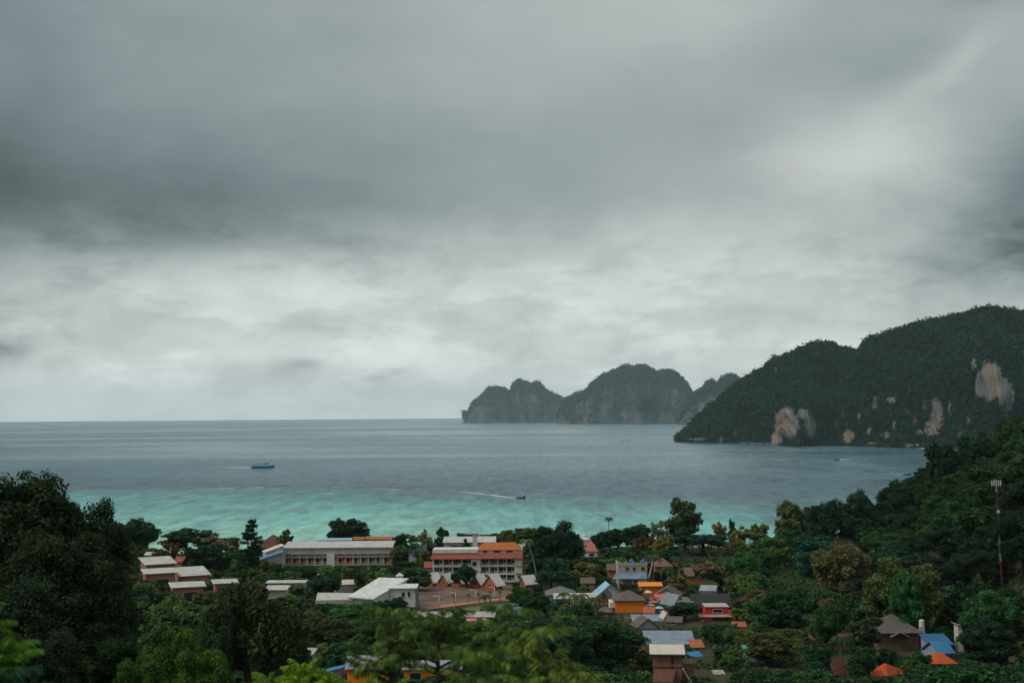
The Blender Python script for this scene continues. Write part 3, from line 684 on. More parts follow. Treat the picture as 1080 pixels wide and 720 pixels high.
# ---- big white roofed house
def white_house():
    Y = 408; zb = 3.4
    def W(px, py, y): return at(px, py, y)
    o = empty('villa', (at(395, 630, Y).x, Y, zb)); tag(o, 'large white villa under a broad sloping white roof', 'villa')
    base = Vector((at(395, 630, Y).x, Y, zb))
    def L(v): return tuple(v-base)
    q = [L(W(366, 629, 402)), L(W(394, 631, 400)), L(W(431, 609.5, 424)), L(W(400, 608.5, 428))]
    MB().slab(q, .35).build('roof', VROOF, o)
    a, b_, c_, d = [Vector(v) for v in q]
    ins = [v + (((a+b_+c_+d)/4)-v)*.06 for v in (a, b_, c_, d)]
    m = MB(); m.hexa([(v.x, v.y, 0) for v in ins] + [(v.x, v.y, v.z-.4) for v in ins]); m.build('wall', WHITE, o)
    q = [L(W(333, 632.5, 402)), L(W(372, 632, 401.5)), L(W(374, 625, 414)), L(W(335, 624.5, 414))]
    MB().slab(q, .3).build('flat_roof', WROOF, o)
    p = [Vector(v) for v in q]
    MB().box(p[0].x-.1, p[1].x-.1, p[0].y-.32, p[0].y-.05, p[0].z-1.0, p[0].z-.05).build('fascia', CONC, o)
    m = MB(); m.box(p[0].x+1.2, p[1].x-.3, p[0].y+1.0, p[2].y-.5, 0, p[0].z-.5); m.build('lower_wall', pmat('pink_brown_plaster', (.26, .19, .17), .85, .2, .6), o)
    for px in (347, 366): MB().box(*(lambda xx: (xx-.12, xx+.12))(W(px, 632, 402).x-base.x), p[0].y+.02, p[0].y+.26, 0, p[0].z-.31).build('post', METAL, o)
    # right wing, white with a grey blue end
    x0, x1 = W(411, 630, 411).x-base.x, W(438, 630, 411).x-base.x; zt = W(425, 620.5, 411).z-zb
    MB().box(x0, x1, 3, 10.5, 0, zt).build('wing', WHITE, o)
    MB().slab([(x0-.5, 2.5, zt), (x1+.5, 2.5, zt), (x1+.5, 11, zt+.25), (x0-.5, 11, zt+.25)], -.25).build('wing_roof', VROOF, o)
    MB().box(x1+.005, x1+.5, 2.8, 10.7, 0, zt-.01).build('end_wall', pmat('blue_grey_paint', (.12, .17, .2), .8, .2, .6), o)
    windows(o, [(x0+3.5, x0+4.3, zt-2.4, zt-1.1), (x0+5.2, x0+5.9, zt-2.3, zt-.9)], 3.0)
    t = W(421.5, 603.5, 432)
    tw = MB(); tw.box(t.x-base.x-1.0, t.x-base.x+1.0, 23, 25, 0, t.z-zb-.9).add([(t.x-base.x-1.2, 22.8, t.z-zb-.9), (t.x-base.x+1.2, 22.8, t.z-zb-.9), (t.x-base.x+1.2, 25.2, t.z-zb-.9), (t.x-base.x-1.2, 25.2, t.z-zb-.9), (t.x-base.x, 24, t.z-zb)], [(3, 2, 1, 0), (0, 1, 4), (1, 2, 4), (2, 3, 4), (3, 0, 4)])
    tw.build('turret', WHITE, o)
    prot(333, 606, 440, 634, 430); mark('the large white villa roof', 400, 620)
white_house()

# ---- small roofs between the trees
house('bungalow', 'long thin flat white roof between dark trees beside the conifer', 280, 322, 614, 611.5, 425, 5, CONC, WROOF, 'mono', cat='bungalow', py=615)
house('bungalow', 'small white roof tucked below the long thin flat roof', 279, 303, 621.5, 617, 405, 5, CONC, WROOF, 'mono', cat='bungalow', py=622)
for (x0, x1, ye, yr, Y, lab) in ((334, 345, 608, 604.5, 470, 'small pale gabled bungalow behind the flat wing of the villa'), (351, 372, 615.5, 611, 452, 'pale bungalow roof among shrubs at the middle of the little row'), (384, 398, 607, 603.2, 474, 'pale bungalow roof showing just above the villa ridge')):
    house('bungalow', lab, x0, x1, ye, yr, Y, 4.5, CONC, CREAM, 'gable', oh=.3, rz=14, cat='bungalow', group='little bungalows behind the villa', keep=False)

# dark red house left of the pale hotel block, white gables and a blue sheet in front
house('house', 'brown red hipped seaside roof beside the dark conifer', 268, 302, 577, 563.5, 548, 14, WHITE, pmat('maroon_tiles', (.12, .045, .035), .8, .25, .8, kind='tiles'), 'hip', py=578)
o, *_ = house('house', 'narrow house with stepped white gable below the brown red roof', 276, 297, 582, 574.5, 520, 6, WHITE, CREAM, 'monor', rh=2.4, rz=20, py=584)
house('shelter', 'slanting blue sheet shelter beside the dark conifer', 272, 297, 589.5, 580, 508, 6, GREYW, pmat('dull_blue_sheet', (.10, .19, .33), .6, .2, .5, kind='corrugated'), 'monor', rh=2.6, rz=16, cat='shelter', py=592)
house('shelter', 'bright blue slanting roof between trees beside the white hotel', 431, 449, 583, 573.5, 512, 7, GREYW, BLUER, 'monor', rh=3.3, rz=-8, cat='shelter', py=588)
house('shelter', 'dull red awning roof at the end of the white hotel', 447, 457, 598, 592, 486, 4, SALMON, REDT, 'mono', cat='shelter', py=600)

# ---- A-frame huts
def hut(px, ytop, Y, label, s=1.0, tur=6):
    p = at(px, ytop, Y); zb = gz(p.x, Y)-.1; H = p.z-zb; w = 2.5*s; d = 5.0
    o = empty('beach_hut', (p.x, Y, zb), R_(tur)); tag(o, label, 'hut', 'steep roofed huts before the white hotel')
    m = MB(); m.slab([(-w, -d/2, H*.30), (0, -d/2, H), (0, d/2, H), (-w, d/2, H*.30)], .2); m.slab([(.004, -d/2, H), (w, -d/2, H*.30), (w, d/2, H*.30), (.004, d/2, H)], .2)
    m.build('roof', VROOF, o)
    m = MB(); m.box(-w*.66, w*.66, -d/2+.5, d/2-.4, 0, H*.36); m.add([(-w*.66, -d/2+.5, H*.361), (w*.66, -d/2+.5, H*.361), (0, -d/2+.5, H*.86), (-w*.66, d/2-.4, H*.361), (w*.66, d/2-.4, H*.361), (0, d/2-.4, H*.86)], [(0, 1, 2), (5, 4, 3), (0, 3, 4, 1), (1, 4, 5, 2), (2, 5, 3, 0)])
    m.build('wall', pmat('terracotta_paint', (.42, .13, .06), .85, .2, .6), o)
    doors(o, [(-.45, .45, .1, 2.0)], -d/2+.5)
    dk = MB(); dk.box(-w*.8, w*.8, -d/2-.9, -d/2+.45, 0, .45); dk.box(-w*.8, w*.8, -d/2-.9, -d/2-.8, .45, 1.2); dk.build('porch', TERRA, o)
    prot(px-6, ytop, px+6, ytop+13, Y)
hutd = [(456.5, 603.5, 474, 'steep hut by the clipped hedge tree, farthest from the leaning palm'), (471, 604, 473, 'second hut out from the clipped hedge tree, half in shrubs'), (487.5, 605, 472, 'hut half screened by the tree in front of the white hotel'), (505, 605, 469, 'hut with white roof between the hotel tree and the widest hut'), (520.5, 605, 462, 'widest hut with full terracotta front facing the bare field'), (556.5, 606, 468, 'hut at the foot of the leaning palm')]
for i, (px, yt, Y, lab) in enumerate(hutd): hut(px, yt, Y, lab, 1.25 if i == 4 else .95, (-38, -30, -42, -34, -36, -55)[i])
mark('the row of steep huts', 500, 612)

# ---- bare field, path, grass
def patch(name, label, cat, pts, mat, lift, kind='structure'):
    P3 = []
    for px, py in pts:
        v = ray(px, py); t = (4.0-CAM_H)/v.z; P3.append(Vector((v.x*t, v.y*t, 0)))
    n = 26; vs = []; fs = []
    a, b_, c_, d = P3
    for j in range(n+1):
        for i in range(n+1):
            u, q = i/n, j/n; p = (a*(1-u)+b_*u)*(1-q) + (d*(1-u)+c_*u)*q
            vs.append((p.x, p.y, gz(p.x, p.y)+lift))
    for j in range(n):
        for i in range(n): k = j*(n+1)+i; fs.append((k, k+1, k+n+2, k+n+1))
    o = link(name, mesh_np(name, vs, fs, mat)); tag(o, label, cat, kind=kind); return P3
m_ = bpy.data.materials.new('bare_earth'); m_.use_nodes = True; g = NG(m_.node_tree); b = g.n['Principled BSDF']
oc = g.new('ShaderNodeTexCoord').outputs['Object']
c = g.mixc(g.ss(g.noise(oc, .12, 6, .65), .38, .62), (.085, .05, .035, 1), (.17, .10, .07, 1))
c = g.mixc(g.ss(g.noise(oc, .35, 5, .7), .56, .68), c, (.05, .055, .02, 1))
g.l.new(c, b.inputs['Base Color']); b.inputs['Roughness'].default_value = .95; EARTH = m_
m_ = bpy.data.materials.new('lawn'); m_.use_nodes = True; g = NG(m_.node_tree); b = g.n['Principled BSDF']
oc = g.new('ShaderNodeTexCoord').outputs['Object']
c = g.mixc(g.ss(g.noise(oc, .3, 6, .65), .38, .62), (.05, .08, .02, 1), (.12, .14, .04, 1))
g.l.new(c, b.inputs['Base Color']); b.inputs['Roughness'].default_value = .95; LAWN = m_
patch('field', 'bare brown earth field in front of the huts', 'field', [(432, 643), (545, 632), (545, 616), (432, 616)], EARTH, .06)
patch('lawn', 'strip of grass beside the reddish path', 'lawn', [(462, 650), (548, 648), (548, 634), (470, 643)], LAWN, .09)
patch('path', 'reddish dirt path along the bare field', 'path', [(438, 644.6), (548, 629.6), (548, 627.6), (438, 641.2)], pmat('red_dirt', (.36, .17, .11), .95, .15, .4), .13)
prot(436, 602, 538, 645, 474); mark('the bare brown field', 488, 628)

# ---- lamp posts
def lamp(px, ytop, ybase, label):
    v = ray(px, ybase); t = (gz(0, 430)-CAM_H)/v.z; x_, y_ = v.x*t, v.y*t
    zb = gz(x_, y_); H = at(px, ytop, y_).z - zb
    o = empty('street_lamp', (x_, y_, zb)); tag(o, label, 'street lamp', 'white lamp posts on the bare field')
    MB().tube([(0, 0, 0), (0, 0, H)], [.13, .10], 8).build('post', WHITE, o, smooth=True)
    MB().tube([(0, 0, H-.1), (-.7, 0, H+.1), (-1.2, 0, H+.05)], [.07, .06, .05], 6).build('arm', WHITE, o, smooth=True)
    m = MB(); m.hexa([(-1.75, -.16, H-.05), (-1.05, -.16, H+.0), (-1.05, .16, H+.0), (-1.75, .16, H-.05), (-1.7, -.12, H+.1), (-1.1, -.12, H+.16), (-1.1, .12, H+.16), (-1.7, .12, H+.1)])
    m.build('lamp_head', WHITE, o)
for a in ((521.5, 619, 631, 'white lamp post under the widest hut, farthest along the path'), (501.5, 622, 634, 'white lamp post at mid field, second along the path'), (480.5, 624.5, 638, 'white lamp post beside the sparse plants, third along the path'), (463, 628.5, 640, 'white lamp post near the villa wing, fourth along the path'), (448.5, 631, 642.5, 'white lamp post beside the villa end wall, last along the path')): lamp(*a)

# ---- long low roof with pink awning
o, wd, h, rh = house('restaurant', 'long low pale roof with a pink awning below the field', 438, 522, 650, 644.5, 392, 6, pmat('drab_wall', (.2, .18, .16), .8, .2, .6), pmat('dull_sheet', (.42, .41, .38), .6, .2, .5, kind='corrugated', stain=(.25, .24, .22)), 'mono', cat='restaurant', rz=-2, rh=.55, py=652)
m = MB(); m.slab([(-wd*.05, -6.2, h-1.4), (wd*.30, -6.2, h-1.4), (wd*.30, -3.1, h-.25), (-wd*.05, -3.1, h-.25)], .1); m.build('awning', pmat('pink_canvas', (.62, .20, .20), .8, .12, .6), o)
m = MB(); m.slab([(wd*.305, -6.2, h-1.6), (wd*.42, -6.2, h-1.6), (wd*.42, -3.1, h-.3), (wd*.305, -3.1, h-.3)], .1); m.build('awning', pmat('salmon_canvas', (.55, .26, .16), .8, .12, .6), o)
mark('the pink awning', 480, 647)
for (px, py, lab) in ((527.5, 640.5, 'small blue parasol tarp beside the grass strip'), (547, 641.5, 'small blue tarp at the end of the grass strip')):
    p = at(px, py, 405); zb = gz(p.x, 405); H = max(p.z-zb, 2.0)
    o = empty('tarp_shelter', (p.x, 405, zb)); tag(o, lab, 'tarp')
    MB().add([(-1.7, -1.7, H-.7), (1.7, -1.7, H-.7), (1.7, 1.7, H-.7), (-1.7, 1.7, H-.7), (0, 0, H), (0, 0, H-.1)], [(0, 1, 4), (1, 2, 4), (2, 3, 4), (3, 0, 4), (1, 0, 5), (2, 1, 5), (3, 2, 5), (0, 3, 5)]).build('canopy', BLUER, o)
    for sx_ in (-1.5, 1.5):
        for sy_ in (-1.5, 1.5): MB().tube([(sx_, sy_, 0), (sx_, sy_, H-.65)], [.05, .05], 6).build('leg', METAL, o)
    prot(px-4, py-1, px+4, py+4, 405)

# ---- orange houses close below the viewpoint
o, wd, h, rh = house('house', 'orange walled house with grey sheet roof below the drooping foliage', 364, 415, 703.5, 690.5, 285, 7.5, ORANGEW, GROOF, 'gable', oh=.45, py=720)
mark('the lower orange house', 390, 702)
o, wd, h, rh = house('house', 'grey roofed orange house half hidden by fronds', 424, 488, 704, 695.5, 282, 7, ORANGEW, GROOF, 'gable', oh=.5, py=712, win=[(.1, .3, .3, .8)])
house('house', 'rust red house with patchy grey roof among dark trees', 289, 314, 695.5, 685.5, 300, 6, pmat('rust_red_paint', (.33, .06, .03), .85, .25, .8), GROOF, 'mono', rz=8, py=703)
house('shed', 'small shed with pale patched sheets behind the rust red house', 311, 331, 690, 683, 318, 5, CONC, pmat('patched_pale_sheet', (.42, .42, .42), .6, .3, .9, kind='corrugated', stain=(.12, .11, .1)), 'mono', rz=-6, cat='shed', py=691)
house('shelter', 'low blue tarp roof beside the orange walled house', 341, 363, 708.5, 703.5, 290, 4, GREYW, BLUER, 'monor', rh=1.0, rz=-8, cat='shelter', py=710)

# ---- centre cluster
house('house', 'grey weathered hip roof beside the huge dark tree', 575, 608, 627, 617.5, 437, 10, pmat('pale_blue_wall', (.30, .38, .46), .8, .15, .6), pmat('grey_weathered_roof', (.17, .165, .16), .85, .25, .7, kind='tiles'), 'hip', py=628)
o, wd, h, rh = house('house', 'long white flat roofed house with blue wall', 584, 629, 630.5, 626, 420, 7, BLUEW, WROOF, 'mono', rh=.6, py=634, win=[(.3, .45, .3, .8), (.6, .75, .3, .8)])
mark('the long blue walled house', 606, 629)
house('house', 'pale blue gabled roof above the brown gable', 627, 657, 627, 616, 432, 9, WHITE, LBLUER, 'front', rz=4, py=628)
mark('the pale blue gabled roof', 642, 622)
house('house', 'brown gabled wooden house in front of the pale blue roof', 629, 650, 634, 623.5, 418, 8, BROWNW, BROWNROOF, 'front', rz=-10, py=640, win=[(.35, .65, .55, .8)])
o, wd, h, rh = house('house', 'bright orange walled house with brown hip roof', 647, 681, 633, 621.8, 405, 9, ORANGEW, BROWNROOF, 'hip', oh=.45, py=650)
MB().box(-wd/2-1.3, -wd/2-.01, -3.5, 3.5, 0, h-.6).build('side_wall', WHITE, o)
MB().slab([(wd/2+.3, -4.2, h*.42), (wd/2+3.0, -4.2, h*.3), (wd/2+3.0, .5, h*.3), (wd/2+.3, .5, h*.42)], .1).build('awning', pmat('salmon_canvas', (.55, .26, .16)), o)
mark('the bright orange walled house', 666, 640)
# concrete three storey building with blue tanks
def concrete_building():
    Y = 462; zb = 3.0
    def X(px): return at(px, 600, Y).x
    def Z(py): return at(667, py, Y).z-zb
    cx = (X(651)+X(683))/2; dp = 10
    o = empty('concrete_building', (cx, Y+dp/2, zb)); tag(o, 'unfinished pale concrete building with flat roof and two blue water tanks', 'building')
    L, Rr = X(652)-cx, X(682.5)-cx
    MB().box(L, Rr, -dp/2, dp/2, 0, Z(596.6)).build('wall', CONC, o)
    m = MB(); zt = Z(596.6)
    m.box(L-.1, Rr+.1, -dp/2-.1, -dp/2+.2, zt+.003, zt+1.0).box(L-.1, L+.2, -dp/2+.203, dp/2, zt+.003, zt+1.0).box(Rr-.2, Rr+.1, -dp/2+.203, dp/2, zt+.003, zt+1.0)
    for px in (652.5, 660, 668, 676, 682): m.box(X(px)-cx-.25, X(px)-cx+.25, -dp/2-.16, -dp/2-.103, zt+.1, zt+1.6)
    m.build('parapet', CONC, o)
    windows(o, [(X(a)-cx, X(b_)-cx, Z(601.2), Z(597.9)) for a, b_ in ((660, 663.2), (667.3, 670.6), (676.4, 679.8))], -dp/2, SHADE, CONC)
    MB().slab([(X(645)-cx, -dp/2-3.4, Z(608.6)), (X(681.5)-cx, -dp/2-3.4, Z(608.6)), (X(681)-cx, -dp/2-.05, Z(603.2)), (X(650)-cx, -dp/2-.05, Z(603.2))], .15).build('awning', SLATE, o)
    MB().box(X(665.5)-cx, X(681.5)-cx, -dp/2-2.9, -dp/2-.02, 0, Z(609.2)).build('front_room', CONC, o)
    windows(o, [(X(667)-cx, X(671.5)-cx, Z(613.2), Z(610.2))], -dp/2-2.9, SHADE, CONC)
    doors(o, [(X(675)-cx, X(677.5)-cx, Z(615.5), Z(610.2))], -dp/2-2.9, GREYW)
    MB().box(X(664.5)-cx, X(682)-cx, -dp/2-4.0, -dp/2-2.95, Z(617), Z(616)).build('balcony_slab', CONC, o)
    MB().hexa([(Rr+.15, -dp/2, 3.6), (Rr+.5, -dp/2-.8, 3.6), (Rr+.5, -dp/2, 3.6), (Rr+.15, -dp/2+.8, 3.6), (X(688)-cx, -dp/2, Z(593)), (X(688)-cx, -dp/2-.8, Z(593)), (X(689)-cx, -dp/2, Z(593)), (X(688)-cx, -dp/2+.8, Z(593))]).build('stair', CONC, o)
    for k, px in enumerate((666, 678.5)):
        p = at(px, 596, Y+2)
        t = empty('water_tank', (p.x, Y+2.2, zb+zt)); tag(t, ('blue water tank on the flat concrete roof, at the middle of the parapet', 'blue water tank on the flat concrete roof, beside the stair')[k], 'water tank', 'blue water tanks')
        MB().tube([(0, 0, 0), (0, 0, .1), (0, 0, 1.5), (0, 0, 1.8), (0, 0, 2.0)], [.7, .8, .8, .6, .3], 14).build('tank', pmat('blue_plastic', (.03, .13, .36), .4, .1, 1), t, smooth=True)
        MB().tube([(0, 0, 2.001), (0, 0, 2.1)], [.28, .25], 12).build('lid', pmat('blue_plastic', (.03, .13, .36)), t)
    prot(645, 592, 688, 616, Y); mark('the concrete building', 667, 602)
concrete_building()
house('stall', 'orange market stall awnings below the concrete building', 674, 699, 617.5, 613.5, 446, 4, ORANGEW, pmat('orange_canvas', (.75, .25, .03), .8, .12, .6), 'mono', cat='stall', py=622)
house('house', 'pink white house with dark edged gable roof and red awning', 691, 721, 628, 619.8, 424, 9, pmat('pinkish_white', (.56, .46, .45), .8, .12, .6), BROWNROOF, 'front', rz=-12, py=641, win=[(.2, .32, .25, .5), (.6, .72, .25, .5)])
o = COL.objects[-1]
p = at(698, 627, 419)
aw = empty('awning', (p.x, 418.5, p.z)); tag(aw, 'red fabric awning on the pink white house front', 'awning')
MB().slab([(-2.3, -1.4, -.5), (2.3, -1.4, -.5), (2.3, .6, .25), (-2.3, .6, .25)], .08).build('canvas', pmat('red_canvas', (.60, .12, .09), .8, .12, .6), aw)
MB().tube([(-2.2, .5, .0), (2.2, .5, .0)], [.05, .05], 6).build('rail', METAL, aw)
house('house', 'small house with grey blue sheet roof beside the pink white house', 703, 719, 636, 627, 408, 7, GREYW, pmat('pale_slate', (.22, .26, .28), .6, .2, .5, kind='corrugated'), 'front', rz=24, py=642)
house('house', 'salmon walled house with low grey roof beside the black roof', 716, 734, 634.5, 629.5, 405, 7, pmat('salmon_bright', (.52, .25, .17), .8, .15, .6), pmat('grey_moss_roof', (.15, .15, .12), .85, .25, .7), 'mono', py=645, rz=-8)
house('house', 'charcoal black roofed house behind the red building', 730, 772, 639, 625.5, 404, 10, DARKROOF, DARKROOF, 'gable', py=641)
# red building
o, wd, h, rh = house('house', 'red two storey building with pale eave under the black roof', 744, 769, 640, 639, 388, 7, REDW, CONC, 'flat', rh=.2, oh=.2, py=658, win=[(.3, .72, .62, .85)])
mark('the red two storey building', 757, 648)
MB().box(-wd/2-2.0, -wd/2+1.5, -5.2, -3.6, 0, h*.38).build('ground_floor', REDW, o)
MB().slab([(-wd/2-2.3, -5.6, h*.40), (wd/2+.6, -5.6, h*.40), (wd/2+.6, -3.55, h*.5), (-wd/2-2.3, -3.55, h*.5)], .12).build('awning', pmat('dusty_awning', (.34, .24, .2), .8, .2, .6), o)
MB().box(wd/2+.02, wd/2+2.1, -4.6, 2, 0, h*.62).build('annexe', pmat('orange_brown_paint', (.42, .11, .035), .85, .3, .6), o)
house('house', 'slate blue flat sheet roof below the bright orange wall', 668, 704, 656.5, 649.5, 385, 9, GREYW, SLATE, 'mono', rh=1.0, py=657)
house('house', 'brown gabled roof in front of the slate blue flat roof', 669, 694, 660, 651.5, 372, 7, GREYW, BROWNROOF, 'front', rz=8, py=665, win=[(.4, .6, .5, .75)])
o, wd, h, rh = house('house', 'house under the broad slate blue sheet roof', 682, 735, 678.5, 664.5, 342, 13, WHITE, SLATE, 'mono', rh=1.1, rz=-3, py=679)
mark('the broad slate blue roof', 708, 671)
# brown house with cream flat roof
o, wd, h, rh = house('house', 'two storey brown house with cream flat roof and brown lean-to', 687, 724, 688.6, 687, 284, 7, pmat('brown_rose_plaster', (.20, .11, .085), .85, .2, .6), CREAM, 'mono', rh=.55, oh=.7, rz=-5, py=720)
doors(o, [(wd*.12, wd*.22, h*.55, h*.90)], -3.5, SHADE)
MB().box(-wd/2-.1, wd/2+.1, -3.62, -3.51, h-.55, h-.15).build('fascia', TERRA, o)
MB().box(-wd/2-.1, wd/2+.1, -3.66, -3.51, h*.62, h*.66).build('ledge', TERRA, o)
MB().slab([(-wd/2-.2, -6.4, h*.26), (wd*.16, -6.2, h*.26), (wd*.30, -3.52, h*.56), (-wd/2+.2, -3.52, h*.56)], .14).build('lean_to_roof', pmat('rust_brown_roof', (.17, .075, .05), .85, .25, .7, kind='tiles'), o)
MB().box(-wd/2+.1, wd*.18, -5.8, -3.55, 0, h*.24).build('lean_to_wall', pmat('pale_teal_paint', (.22, .32, .33), .85, .2, .7), o)
for (a, b_) in ((.10, .20), (.32, .40), (.5, .58)): windows(o, [((a-.5)*wd, (b_-.5)*wd, h*.05, h*.19)], -5.8)
m = MB()
for i in range(9): m.box(wd/2+.1+i*.26, wd/2+.36+i*.26, -4.5, -3.4, h*(.58-i*.06)-.2, h*(.58-i*.06))
m.build('stair', CONC, o)
MB().box(wd/2+.02, wd/2+2.4, -2.6, 3.2, 0, h*.7).build('annexe', BROWNW, o)
mark('the cream roofed brown house', 706, 690)
house('shelter', 'blue corrugated awning roof beside the brown house', 727, 748, 703, 686, 322, 5, GREYW, pmat('vivid_blue_sheet', (.02, .20, .44), .45, .25, .8, kind='corrugated'), 'mono', rh=2.6, rz=26, cat='shelter', py=703)
mark('the blue corrugated awning', 737, 694)
house('house', 'dark brown gabled house with cream fascia at the foot of the brown house', 710, 753, 716.5, 705.5, 296, 8, CREAM, pmat('dark_brown_roof', (.055, .035, .03), .85, .3, .7, kind='tiles'), 'gable', py=720)
house('house', 'red brown roofs behind the tall palms beside the concrete building', 690, 710, 597, 588, 475, 9, SALMON, pmat('dusty_brown_roof', (.20, .11, .085), .85, .25, .7, kind='tiles'), 'hip', py=601)
house('house', 'small brown roof left of the concrete building', 640, 653, 600, 594, 478, 7, SALMON, BROWNROOF, 'gable', py=602)
house('house', 'orange walled house glimpsed behind the dusty pink tree', 722, 745, 606, 598, 470, 7, pmat('orange_brown_wall', (.45, .17, .07), .8, .2, .6), pmat('dusty_brown_roof', (.20, .11, .085)), 'gable', keep=False)
for (x0, x1, ye, yr, Y, wl, rf, kd, lab) in (
    (679, 692, 646, 641.5, 396, SALMON, TERRA, 'mono', 'rusty lean-to roof at the foot of the bright orange wall'),
    (686, 697, 634, 630.5, 424, CONC, GROOF, 'mono', 'small grey kiosk roof between the lane parasols'),
    (698, 707, 650.5, 646, 386, WHITE, CREAM, 'front', 'cream roofed kiosk at the lower end of the lane'),
    (705, 722, 655, 649.5, 380, SALMON, BROWNROOF, 'gable', 'brown roofed house right of the slate blue flat roof'),
    (729, 743, 682, 676.5, 336, GREYW, TERRA, 'mono', 'rusty roofed shed beside the broad slate blue roof'),
    (632, 647, 645, 639, 398, BROWNW, BROWNROOF, 'hip', 'low brown hut roof below the brown gabled house'),
    (655, 668, 655, 650.5, 392, SALMON, GROOF, 'gable', 'grey roofed hut just under the bright orange wall'),
    (612, 628, 614, 608.5, 462, SALMON, BROWNROOF, 'gable', 'brown roofed house between the huge dark tree and the concrete building'),
    (740, 758, 622, 616.5, 430, CONC, GROOF, 'gable', 'grey roofed house under the dusty pink tree'),
    (773, 788, 660, 655, 372, SALMON, TERRA, 'gable', 'terracotta roof half lost in trees right of the red building'),
    (184, 195, 592, 586.5, 498, SALMON, REDT, 'gable', 'red roofed house behind the cottages beside the dome tree')):
    house('house', lab, x0, x1, ye, yr, Y, 5.5, wl, rf, kd, rz=rnd.uniform(-16, 16), oh=.35, py=ye+4, win=[(.3, .6, .35, .75)], rh=.9 if kd == 'mono' else None)
# seaside coral house with white ornament
house('house', 'coral roofed white seaside house beside the huge dark tree', 617, 631, 581, 570, 548, 7, WHITE, pmat('coral_tiles', (.50, .16, .11), .8, .2, .8, kind='tiles'), 'hip', oh=.4, py=588, win=[(.3, .7, .55, .8)])
mark('the coral roofed seaside house', 624, 578)
p = at(616.5, 560, 556); zb = gz(p.x, 556)
o = empty('shrine', (p.x, 556, zb)); tag(o, 'white tiered shrine spire behind the coral roofed house', 'shrine'); H = p.z-zb
MB().tube([(0, 0, 0), (0, 0, H*.72), (0, 0, H*.72+.02), (0, 0, H*.8)], [2.0, 2.0, 2.5, 1.3], 8).build('base', WHITE, o)
MB().tube([(0, 0, H*.801), (0, 0, H*.86), (0, 0, H*.88), (0, 0, H*.93), (0, 0, H*1.0)], [1.2, 1.1, .6, .5, .06], 10).build('spire', WHITE, o)
prot(610, 558, 632, 588, 545)

# ---- right hand slope houses
o, wd, h, rh = house('pavilion', 'big grey hip roofed pavilion on the wooded slope', 922, 973, 666.5, 647, 332, 11, BROWNW, pmat('grey_shingle', (.13, .115, .105), .85, .25, .8, kind='tiles'), 'hip', oh=.9, py=668, cat='pavilion')
m = MB(); m.slab([(0, -7.2, h+.2), (2.2, -7.2, h-.9), (2.2, -3, h+.2), (0, -3, h+1.1)], .12); m.slab([(-2.2, -7.2, h-.9), (-.004, -7.2, h+.2), (-.004, -3, h+1.1), (-2.2, -3, h+.2)], .12); m.build('porch_gable', pmat('grey_shingle', (.13, .115, .105)), o)
mark('the grey hip roofed pavilion', 947, 656)
p = at(972, 653, 333); zb = gz(p.x, 333)
o = empty('water_tank', (p.x, 333, zb-.3)); tag(o, 'slim white tank tower standing beside the grey pavilion', 'water tank'); H = p.z-zb+.3
MB().box(-.55, .55, -.55, .55, 0, H-1.6).build('pillar', CONC, o); MB().tube([(0, 0, H-1.599), (0, 0, H-.2), (0, 0, H)], [.62, .62, .4], 12).build('tank', WHITE, o); prot(969, 652, 976, 664, 330)
house('house', 'long red brown tiled roof strip left of the grey pavilion', 847, 916, 674, 667.5, 336, 8, BROWNW, pmat('brick_red_tiles', (.19, .075, .05), .85, .25, .8, kind='tiles'), 'gable', py=676, keep=False)
prot(850, 666, 862, 676, 330); prot(876, 666, 912, 676, 330)
house('house', 'bright blue sheet roof behind the smaller blue gable', 979, 1006, 679, 670, 318, 7, GREYW, pmat('dim_blue_sheet', (.025, .13, .27), .55, .3, .6, kind='corrugated'), 'mono', rh=1.2, py=681)
house('house', 'smaller bright blue gabled roof above the orange roof', 983, 1004, 687, 675.5, 308, 6, GREYW, pmat('sky_blue_sheet', (.03, .19, .38), .45, .15, .6, kind='corrugated'), 'gable', rz=18, py=688)
mark('the bright blue roofs', 993, 678)
house('house', 'orange tiled hip roof under the bright blue roofs', 983, 1010, 699, 687, 300, 7, BROWNW, pmat('vivid_orange_tiles', (.50, .09, .018), .75, .2, .8, kind='tiles'), 'hip', py=701)
house('house', 'vivid orange red roof slope among dark trees', 926, 952, 713, 699, 292, 8, BROWNW, pmat('deep_orange_tiles', (.46, .075, .015), .8, .25, .8, kind='tiles', stain=(.36, .06, .015)), 'hip', rz=-38, py=714)
mark('the vivid orange red roof', 937, 706)
house('house', 'steep salmon tiled gable end among dark trees', 879, 893, 713, 697.5, 294, 7, BROWNW, pmat('salmon_tiles', (.36, .15, .10), .8, .2, .8, kind='tiles'), 'front', rz=-32, py=714)
mark('the steep salmon gable', 886, 705)
house('house', 'dull orange roof mostly behind a dark crown near the frame edge', 1043, 1064, 699, 687, 304, 7, BROWNW, pmat('dull_orange_tiles', (.35, .075, .03), .8, .2, .8, kind='tiles'), 'monor', rh=2.2, rz=10, py=700)
house('house', 'small grey roof high on the wooded slope', 922, 938, 629, 622, 395, 6, BROWNW, pmat('grey_shingle', (.13, .115, .105)), 'monor', rh=1.6, py=630, cat='house')
house('shed', 'little white walled shed on the dark slope beside the big crown', 1008, 1018, 661, 656, 330, 3, WHITE, WROOF, 'monol', rh=.8, cat='shed', py=661)
house('shed', 'small green sheet roof among the slope trees', 785, 800, 686, 681.5, 318, 4, GREYW, pmat('green_sheet', (.04, .28, .16), .5, .2, .6, kind='corrugated'), 'mono', rh=.6, cat='shed', py=687)
